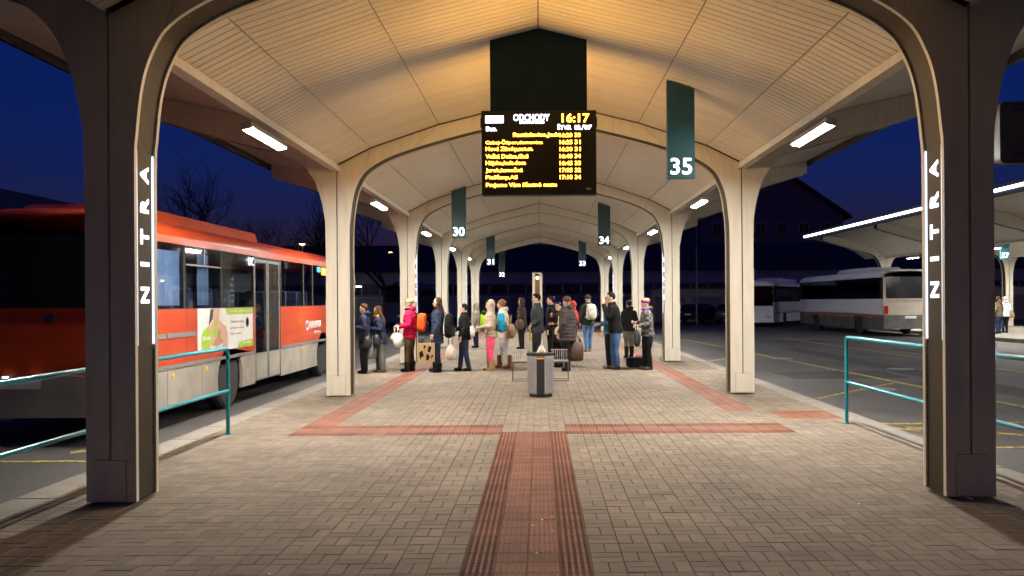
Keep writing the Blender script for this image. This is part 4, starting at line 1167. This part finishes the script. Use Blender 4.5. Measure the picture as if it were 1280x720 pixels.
def paperbag(p, rz, w, h, d, m, mark, label):
    o = empty('paper_bag', tuple(p), R(rz), label, 'bag', 'bags carried by the people')
    z1, z0 = -.14, -.14-h
    MB().rings([[(-w/2*k,-d/2*k,z),(w/2*k,-d/2*k,z),(w/2*k,d/2*k2,z),(-w/2*k,d/2*k2,z)] for z, k, k2 in ((z0,.97,.97),(z0+h*.5,1.0,1.02),(z1,.98,.9))]).build('bag_body', m, o)
    for yy in (-d*.3, d*.3): MB().tube([(-w*.2,yy,z1-.01),(-w*.14,yy*.6,-.04),(0,0,0),(w*.14,yy*.6,-.04),(w*.2,yy,z1-.01)], .007, 6).build('handle', M_blackp, o, True)
    for k, poly in enumerate(([(-.30,.12),(-.34,.5),(-.18,.62),(-.10,.3),(-.2,.28)], [(0,.1),(.04,.45),(.2,.3),(.12,.08)], [(.08,.55),(.14,.85),(.3,.8),(.2,.5)], [(-.1,.66),(-.12,.9),(.02,.84)], [(.25,.15),(.3,.4),(.38,.3)])):
        MB().prism([(u*w*1.1, z0+v*h) for u, v in poly], 'XZ', -d/2-.006, -d/2-.002).build('print', mark, o)
    return o
def backpack(P, m, m2, label, w=.28, h=.42, d=.17, drop=0):
    H = P['H']
    o = empty('backpack', tuple(P['back']+Vector((0,0,-drop))), R(P['rz']), label, 'backpack', 'bags carried by the people')
    fuse(MB().blob((0,-d*.52,0), (w/2,d/2,h/2), .55, 18, 12, None, .06), 'bag_body', m, o, .014, 2)
    MB().blob((0,-d*1.0,-h*.2), (w*.38,d*.22,h*.24), .55).build('front_pocket', m2, o, True)
    MB().tube([(-w*.45,-d*.56,h*.05),(-w*.4,-d*.6,h*.36),(0,-d*.6,h*.49),(w*.4,-d*.6,h*.36),(w*.45,-d*.56,h*.05)], .006, 6).build('zip', M_blackp, o)
    MB().tube([(-.03,-.02,h*.48),(-.025,-.03,h*.55),(.025,-.03,h*.55),(.03,-.02,h*.48)], .008, 6).build('grab_loop', m2, o)
    for s in (-1, 1):
        MB().tube([(s*.07,-.02,h*.42),(s*.075,.04,h*.40+.05),(s*.085,.14,h*.36),(s*.10,.195,h*.12),(s*.115,.17,-h*.12),(s*.13,.06,-h*.32),(s*.10,-.03,-h*.42)], [(.028,.008)]*7, 8).build('shoulder_strap', m2, o, True)
    return o

def at(px, py):
    y = F*CH/(py-VY); return (px-VX)*y/F, y
fb = fabric
NAVY, BLACK, DKBR, BEIGE, CREAM = fb((.018,.024,.055)), fb((.007,.007,.009)), fb((.035,.022,.018)), fb((.42,.32,.24)), fb((.55,.46,.34))
JEAN, DJEAN, GREYT, PINKJ, PINKT = fb((.06,.12,.26)), fb((.02,.03,.07)), fb((.15,.145,.155)), fb((.62,.012,.085)), fb((.72,.09,.16))
OLIVE, DGREEN, DGREY, PURPB, LGREY = fb((.10,.065,.03)), fb((.02,.035,.025)), fb((.03,.033,.038)), fb((.05,.025,.035)), fb((.42,.41,.40))
TAN, BROWN, WHITEP = fb((.33,.21,.10)), fb((.14,.055,.025)), mat('white_plastic', (.75,.74,.70), .45, var=.08)
BRH, DKH, BLH = mat('brown_hair', (.055,.024,.010), .5, var=.4, scale=40, stretch=(6,6,1), spec=.12), mat('dark_hair', (.012,.009,.008), .45, var=.3, scale=40, spec=.12), mat('blond_hair', (.17,.09,.035), .55, var=.4, scale=30, spec=.12)
leather = mat('black_leather', (.010,.010,.012), .55, var=.2, bump=.3, bscale=30); brleather = mat('brown_leather', (.06,.028,.018), .4, var=.2, bump=.3, bscale=30)

def P(px, py, head_y, rz, label, *a, **k):
    x, y = at(px, py); H = (py-head_y)*y/F
    return person(x, y, min(H, 1.9), rz, label, *a, **k)
q = P(455, 465, 378, 95, 'person in long navy coat at the far left of the queue, beside the column', NAVY, BLACK, BLACK, dict(hair=BRH, kind='short'), ('fold','down'), hem=.36, hood='down', wide=.4)
handbag(q['shL']+Vector((.12,-.14,-.03)), 95, .36, .30, .16, leather, 'black leather shoulder bag on the leftmost person', drop=.42, name='shoulder_bag')
q = P(476, 464, 381, 92, 'person in navy jacket with yellow collar and wide grey trousers', NAVY, GREYT, fb((.3,.3,.3)), dict(hair=BRH, kind='long', scarf=fb((.75,.5,.02))), ('fold','carry'), hem=.42, puff=.4, wide=1.0, step=.03, lean=.10, turn=-15)
handbag(q['L']+Vector((.18,-.05,.03)), 92, .34, .30, .17, leather, 'black handbag hanging at the yellow collared person\'s front', drop=.16)
o_ = carrier(q['L']+Vector((-.10,.05,-.05)), 92, .34, .50, .10, mat('silver_bag', (.36,.38,.42), .35), 'tall silver grey bag held beside the wide grey trousers'); o_.rotation_euler = (0, R(-14), 0)
q = P(512, 463, 372, 90, 'person in bright pink puffer jacket and cream beanie', PINKJ, OLIVE, fb((.03,.025,.02)), dict(hat=fb((.36,.28,.17)), scarf=BLACK), ('fore','fore'), hem=.45, puff=1.0, hood='down', fat=1.10, boots=.09, step=-.03, turn=8)
backpack(q, fb((.75,.09,.015)), BLACK, 'orange and black backpack on the pink puffer jacket', w=.32, h=.44, d=.22, drop=.05)
carrier(q['L']+Vector((.0,-.06,.02)), 84, .34, .34, .20, WHITEP, 'white plastic bag with green print held by the pink jacket', mat('green_motif', (.1,.4,.2), .5))
carrier(q['Rr']+Vector((-.16,-.02,.0)), 90, .28, .22, .18, mat('cream_plastic', (.55,.50,.40), .5), 'cream plastic bag in front of the pink jacket')
q = P(546, 464, 371, 90, 'person with long brown hair in navy quilted coat holding a paper bag', fb((.025,.036,.075)), DJEAN, BLACK, dict(hair=BRH, kind='long'), ('carry','down'), hem=.38, puff=.9, boots=.08, step=.03, turn=12, lean=-.04)
backpack(q, BLACK, leather, 'black rucksack on the long haired person in navy', w=.34, h=.56, d=.2, drop=.14)
paperbag(q['L']+Vector((-.16,-.06,-.06)), 8, .40, .42, .16, mat('kraft_paper', (.52,.34,.16), .7, var=.08), BLACK, 'brown paper bag with black print in the queue')
q = P(580, 463, 379, 90, 'person in black puffer jacket and blue jeans with dark hair in a bun', BLACK, DJEAN, BLACK, dict(hair=DKH, kind='bun'), ('carry','fore'), hem=.46, puff=1.0, hood='collar', fat=1.08, step=.07)
carrier(q['L']+Vector((-.22,-.03,.0)), 86, .42, .36, .22, mat('pale_plastic', (.66,.55,.47), .45), 'pale pink plastic bag beside the black puffer jacket')
x_, y_ = q['Rr'].x, q['Rr'].y
tag(MB().blob((x_-.10,y_-.1,q['Rr'].z+.03), (.035,.03,.11), .6).build('drink_carton', mat('yellow_carton', (.8,.55,.02), .5), smooth=True), 'yellow carton held in front of the black puffer jacket', 'carton')
q = P(595, 434, 379, 70, 'distant person in hooded grey beige coat behind the queue', fb((.30,.25,.20)), DJEAN, BLACK, dict(hair=BRH), ('carry','down'), hem=.36, hood='up', fat=1.05)
carrier(q['L']+Vector((-.05,-.1,.15)), 40, .34, .40, .14, WHITEP, 'white carrier bag held by the distant hooded person')
o_ = carrier(q['Rr']+Vector((.24,-.1,.52)), 20, .34, .36, .08, mat('lime_bag', (.36,.62,.01), .5), 'lime green bag between the two hooded people'); 
q = P(613, 463, 375, 92, 'person in beige hooded puffer, bright pink trousers and tan boots', BEIGE, PINKT, TAN, dict(hair=BRH), ('fore','fore'), hem=.47, puff=.7, hood='up', boots=.13, fat=1.04, step=.025)
backpack(q, fb((.02,.30,.50)), fb((.02,.16,.30)), 'bright blue backpack on the beige hooded person', w=.28, h=.46, d=.18, drop=.03)
q = P(630, 460, 374, 88, 'person in cream coat with curly blond hair and brown heeled boots', CREAM, LGREY, BROWN, dict(hair=BLH, kind='curly'), ('fold','down'), hem=.44, hood='down', boots=.15, fat=1.08, step=.07, lean=.08)
handbag(q['hipL']+Vector((.18,.12,.35)), 88, .34, .36, .16, mat('tan_bag', (.26,.16,.09), .6), 'tan shoulder bag behind the cream coat', drop=.20, name='shoulder_bag')
q = P(652, 436, 373, 70, 'distant person in dark brown coat with fur trimmed hood', DKBR, BLACK, BLACK, dict(hair=DKH, furtrim=fb((.30,.22,.13))), ('down','down'), hem=.42, hood='up', fat=1.1)
handbag(q['hipL']+Vector((.0,-.14,.2)), 60, .44, .34, .16, brleather, 'dark brown bag on the distant fur hooded person', drop=.14)
carrier(q['Rr']+Vector((.32,-.2,.08)), 10, .2, .5, .1, mat('yellow_bag', (.7,.6,.08), .5), 'yellow carrier bag left of the bin')
q = P(671, 460, 367, 88, 'man with glasses in dark grey jacket standing behind the litter bin', DGREY, fb((.02,.02,.026)), BLACK, dict(hair=DKH, kind='short', glasses=1), ('pocket','pocket'), hem=.47, hood='collar', fat=1.08, turn=10, step=-.02)
q = P(689, 455, 370, 82, 'man in black coat half hidden behind the purple coat', BLACK, BLACK, BLACK, dict(hair=DKH, kind='short'), ('down','down'), hem=.42, hood='collar')
q = P(698, 459, 378, 130, 'person in purple brown coat turned to the camera with cream bag', PURPB, BLACK, BLACK, dict(hair=DKH, kind='short'), ('fold','strap'), hem=.38, turn=20, hood='collar', fat=1.05)
x_, y_ = at(701, 461)
handbag(Vector((x_, y_-.28, 1.40)), 8, .32, .22, .12, mat('cream_leather', (.50,.40,.24), .45), 'cream shoulder bag on the purple brown coat', drop=.38, name='shoulder_bag')
q = P(709, 464, 371, 55, 'person seen from behind in brown quilted coat and brown knit hat', fb((.055,.042,.042)), BLACK, BLACK, dict(hat=fb((.09,.04,.02))), ('carry','carry'), hem=.40, puff=.8, hood='down', fat=1.28, step=.03)
carrier(q['Rr']+Vector((.10,-.12,-.06)), 10, .36, .44, .18, brleather, 'large dark brown bag hanging right of the brown quilted coat')
q = P(716, 442, 377, 60, 'person in red hooded jacket mostly hidden behind the brown coat', fb((.55,.04,.04)), DJEAN, BLACK, dict(hair=DKH), hood='up')
q = P(735, 440, 369, 18, 'person with white backpack seen from behind in dark green jacket', DGREEN, fb((.10,.18,.34)), TAN, dict(hat=fb((.02,.02,.024))), ('down','pocket'), hem=.47, fat=1.1, step=.05, hood='collar')
backpack(q, fb((.58,.56,.50)), fb((.50,.48,.43)), 'white backpack on the dark green jacket', w=.32, h=.50, d=.2)
q = P(761, 461, 372, 88, 'person in blue jacket half hidden behind the man in black', fb((.05,.13,.22)), BLACK, fb((.2,.2,.22)), dict(hair=DKH, kind='short'), ('fore','fore'), hem=.47)
q = P(769, 462, 366, 90, 'man in black jacket and blue jeans raising his hand to his mouth', BLACK, JEAN, fb((.05,.035,.025)), dict(hair=DKH, kind='short'), ('face','pocket'), hem=.47, hood='collar', fat=1.12, lean=.12, step=.02)
q = P(786, 448, 376, 20, 'person in black hooded coat with grey green trousers, right of the man in black', BLACK, fb((.10,.10,.075)), BLACK, dict(hair=DKH, kind='short'), ('down','fold'), hem=.46, boots=.16, hood='down', fat=1.05)
# plaid jacket
pl = bpy.data.materials.new('plaid_wool'); pl.use_nodes = True
n_, l_ = pl.node_tree.nodes, pl.node_tree.links; p_ = n_['Principled BSDF']; p_.inputs['Roughness'].default_value = .9
tc_ = n_.new('ShaderNodeTexCoord'); ck = n_.new('ShaderNodeTexChecker'); ck.inputs['Scale'].default_value = 17; ck.inputs[1].default_value = (.15,.145,.145,1); ck.inputs[2].default_value = (.03,.03,.034,1)
l_.new(tc_.outputs['Object'], ck.inputs['Vector']); l_.new(ck.outputs['Color'], p_.inputs['Base Color'])
q = P(809, 463, 374, 92, 'person in grey plaid jacket with colourful striped beanie', pl, BLACK, fb((.06,.05,.045)), dict(hat=fb((.20,.05,.35)), bands=((.052, fb((.75,.62,.12))), (.068, fb((.70,.66,.55))), (.036, fb((.55,.05,.14)))), scarf=fb((.28,.05,.32))), ('fore','fold'), hem=.47, hood='down', fat=1.12, turn=10, step=.03, lean=.05)
handbag(q['L']+Vector((-.05,-.03,.04)), 80, .36, .40, .14, leather, 'black bag hanging from the plaid jacket person\'s arm', drop=.12)
x_, y_ = at(799, 461)
sc = empty('suitcase', (x_, y_+.12, 0), R(4), 'black suitcase lying on the paving by the plaid jacket person', 'suitcase')
fuse(MB().blob((0,0,.135), (.30,.13,.12), .25, 24, 12), 'case', BLACK, sc, .013, 1)
MB().tube([(-.08,0,.255),(-.07,0,.285),(.07,0,.285),(.08,0,.255)], .011, 6).build('handle', leather, sc)
for s in (-1, 1):
    MB().lathe([(.022,-.015),(.022,.015)], 'Y', (s*.24,-.1,.022), 10).build('wheel', M_blackp, sc); MB().tube([(s*.15,-.133,.03),(s*.15,-.133,.24)], .006, 5).build('strap', leather, sc)
# on the right platform
for px, py, hy, rz, lab, tp, tr, hd in ((1256, 420, 375, 0, 'person in white jacket under the right canopy', fb((.62,.66,.72)), BLACK, dict(hat=fb((.7,.7,.7)))), (1248, 421, 374, 30, 'person in brown jacket left of the white jacket under the right canopy', fb((.12,.09,.06)), DJEAN, dict(hair=BRH, kind='long'))):
    q = P(px, py, hy, rz, lab, tp, tr, BLACK, hd, ('carry','down'), hem=.45, hood='down', fat=1.15)
    if px == 1256:
        handbag(q['Rr']+Vector((.04,-.08,.25)), 0, .3, .3, .15, TAN, 'tan bag at the white jacket under the right canopy', drop=.1)
        carrier(q['L']+Vector((-.05,-.08,0)), 0, .36, .5, .14, fb((.03,.07,.22)), 'blue bag held by the white jacket under the right canopy')

# turn all grown bodies and clothes into plain meshes in one go
dg = bpy.context.evaluated_depsgraph_get()
done = [(ob, m, bpy.data.meshes.new_from_object(ob.evaluated_get(dg))) for ob, m in FUSED]
for ob, m, me in done:
    ob.modifiers.clear(); nm = ob.data.name; ob.data = me; me.name = nm
    me.materials.clear(); me.materials.append(m)
